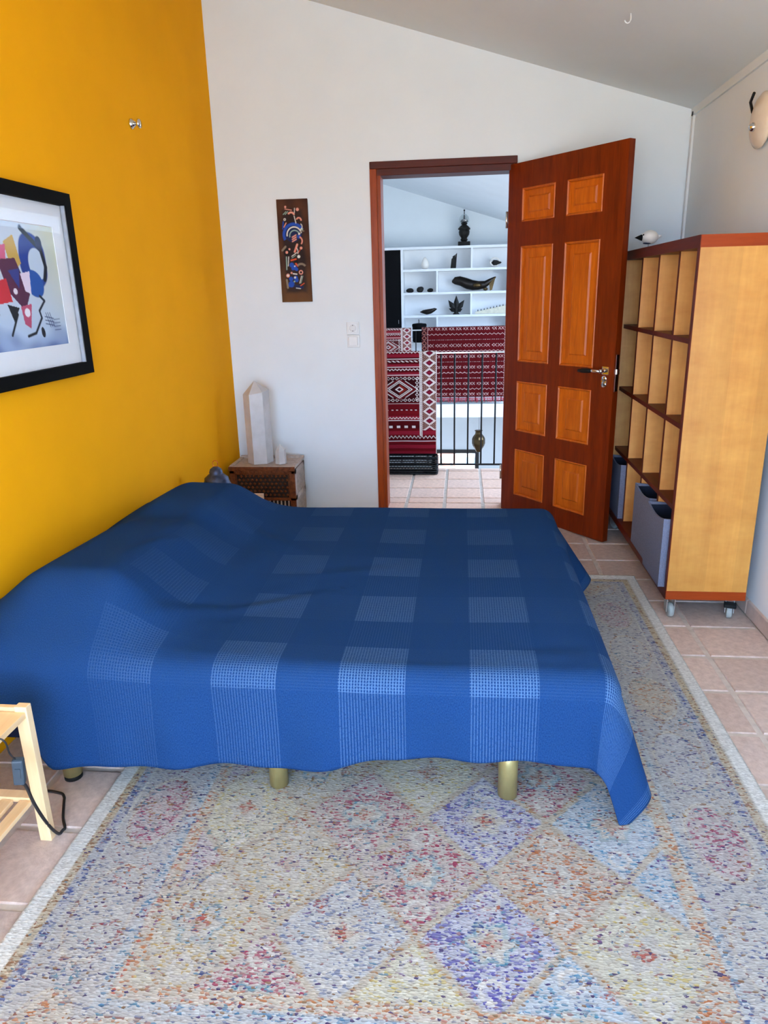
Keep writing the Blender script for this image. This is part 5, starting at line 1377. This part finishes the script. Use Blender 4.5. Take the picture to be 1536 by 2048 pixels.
# third row
z3 = levels[2]
n = 16; vs = []; fs = []
lf = MB()
pr = [(-0.573, 0.04, 0.004), (-0.53, 0.046, 0.028), (-0.48, 0.045, 0.042), (-0.42, 0.055, 0.040), (-0.37, 0.072, 0.026), (-0.34, 0.075, 0.004)]
for x, zc_, r in pr:
    for k_ in range(n):
        a = 2*PI*k_/n; vs.append((x, Y0 - 0.05 + 1.1*r*math.cos(a), max(z3, z3 + zc_ + r*math.sin(a)*(1.0 if math.sin(a) < 0 else 0.7))))
for i in range(len(pr)-1):
    for k_ in range(n): fs.append((i*n+k_, i*n+(k_+1) % n, (i+1)*n+(k_+1) % n, (i+1)*n+k_))
fs += [tuple(range(n)), tuple((len(pr)-1)*n + k_ for k_ in range(n))]
tag(lf.add(vs, fs, 0, True).build('leaf_bowl', M['bronze']), 'dark pointed boat shaped bowl on the third shelf of the white unit', 'bowl')
ag = thing('leaf_sculpture', 'black star leaved sculpture on the third shelf of the white unit', 'sculpture', (-0.08, Y0, z3))
MB().lathe([(0.05, 0), (0.03, 0.02), (0.028, 0.05), (0.04, 0.08)], -0.08, Y0 - 0.04, z3, 10).build('stem', M['stone'], ag)
for a, L in ((PI/2, 0.215), (PI/2 + 0.62, 0.19), (PI/2 - 0.62, 0.185), (PI/2 + 1.18, 0.11), (PI/2 - 1.18, 0.09)):
    c_, s__ = math.cos(a), math.sin(a); bx_, bz_ = -0.078, z3 + 0.035
    P_ = lambda l, w, y: (bx_ + c_*l - s__*w, Y0 - 0.04 + y, bz_ + s__*l + c_*w)
    w = 0.036 if L > 0.15 else 0.026
    MB().add([P_(0, -w*0.4, -0.008), P_(0, w*0.4, -0.008), P_(L*0.55, w, -0.004), P_(L, 0, 0), P_(L*0.55, -w, -0.004), P_(L*0.5, 0, -0.018), P_(L*0.5, 0, 0.012)],
             [(0,1,5),(1,2,5),(2,3,5),(3,4,5),(4,0,5),(1,0,6),(2,1,6),(3,2,6),(4,3,6),(0,4,6)]).build('leaf', M['stone'], ag)
jw = thing('toothed_jawbone', 'pale bone with a row of dark teeth on the third shelf right', 'bone', (0.45, Y0, z3))
MB().prism([(0.174, z3 + 0.004), (0.185, z3 + 0.028), (0.35, z3 + 0.060), (0.55, z3 + 0.098), (0.80, z3 + 0.13), (0.80, z3), (0.22, z3)], Y0 - 0.06, Y0 - 0.03, 'y').build('bone_blade', M['bone'], jw)
for i in range(13):
    x = 0.215 + i*0.042; zt_ = z3 + 0.028 + (x - 0.185)*0.19
    MB().lathe([(0.008, 0), (0.0001, 0.028)], x, Y0 - 0.045, zt_, 6, smooth=False).build('tooth', M['stone'], jw)
# black pot between the hanging rugs, on a white side table on the gallery
wt = thing('white_stand', 'small white stand on the gallery between the hanging rugs', 'stand', (-0.54, 9.35, 0))
MB().box(-0.66, -0.42, 9.25, 9.45, 0.72, 0.74).build('stand_top', M['white_gloss'], wt)
for x in (-0.65, -0.44):
    for y in (9.26, 9.43): MB().box(x, x + 0.016, y, y + 0.016, 0, 0.72).build('leg', M['steel'], wt)
pt = thing('black_pot', 'black lidded pot on the white stand between the hanging rugs', 'pot', (-0.535, 9.35, 0.74))
MB().lathe([(0.078, 0.0), (0.088, 0.02), (0.088, 0.19), (0.092, 0.195), (0.092, 0.215)], -0.535, 9.35, 0.74, 20).build('body', M['black'], pt)
MB().lathe([(0.093, 0.215), (0.085, 0.228), (0.02, 0.236), (0.0001, 0.237)], -0.535, 9.35, 0.74, 20).build('lid', M['black'], pt)
MB().tube([(-0.54, 9.35, 0.974), (-0.539, 9.35, 1.0), (-0.543, 9.35, 1.02)], 0.005, 6).build('knob', M['black'], pt)
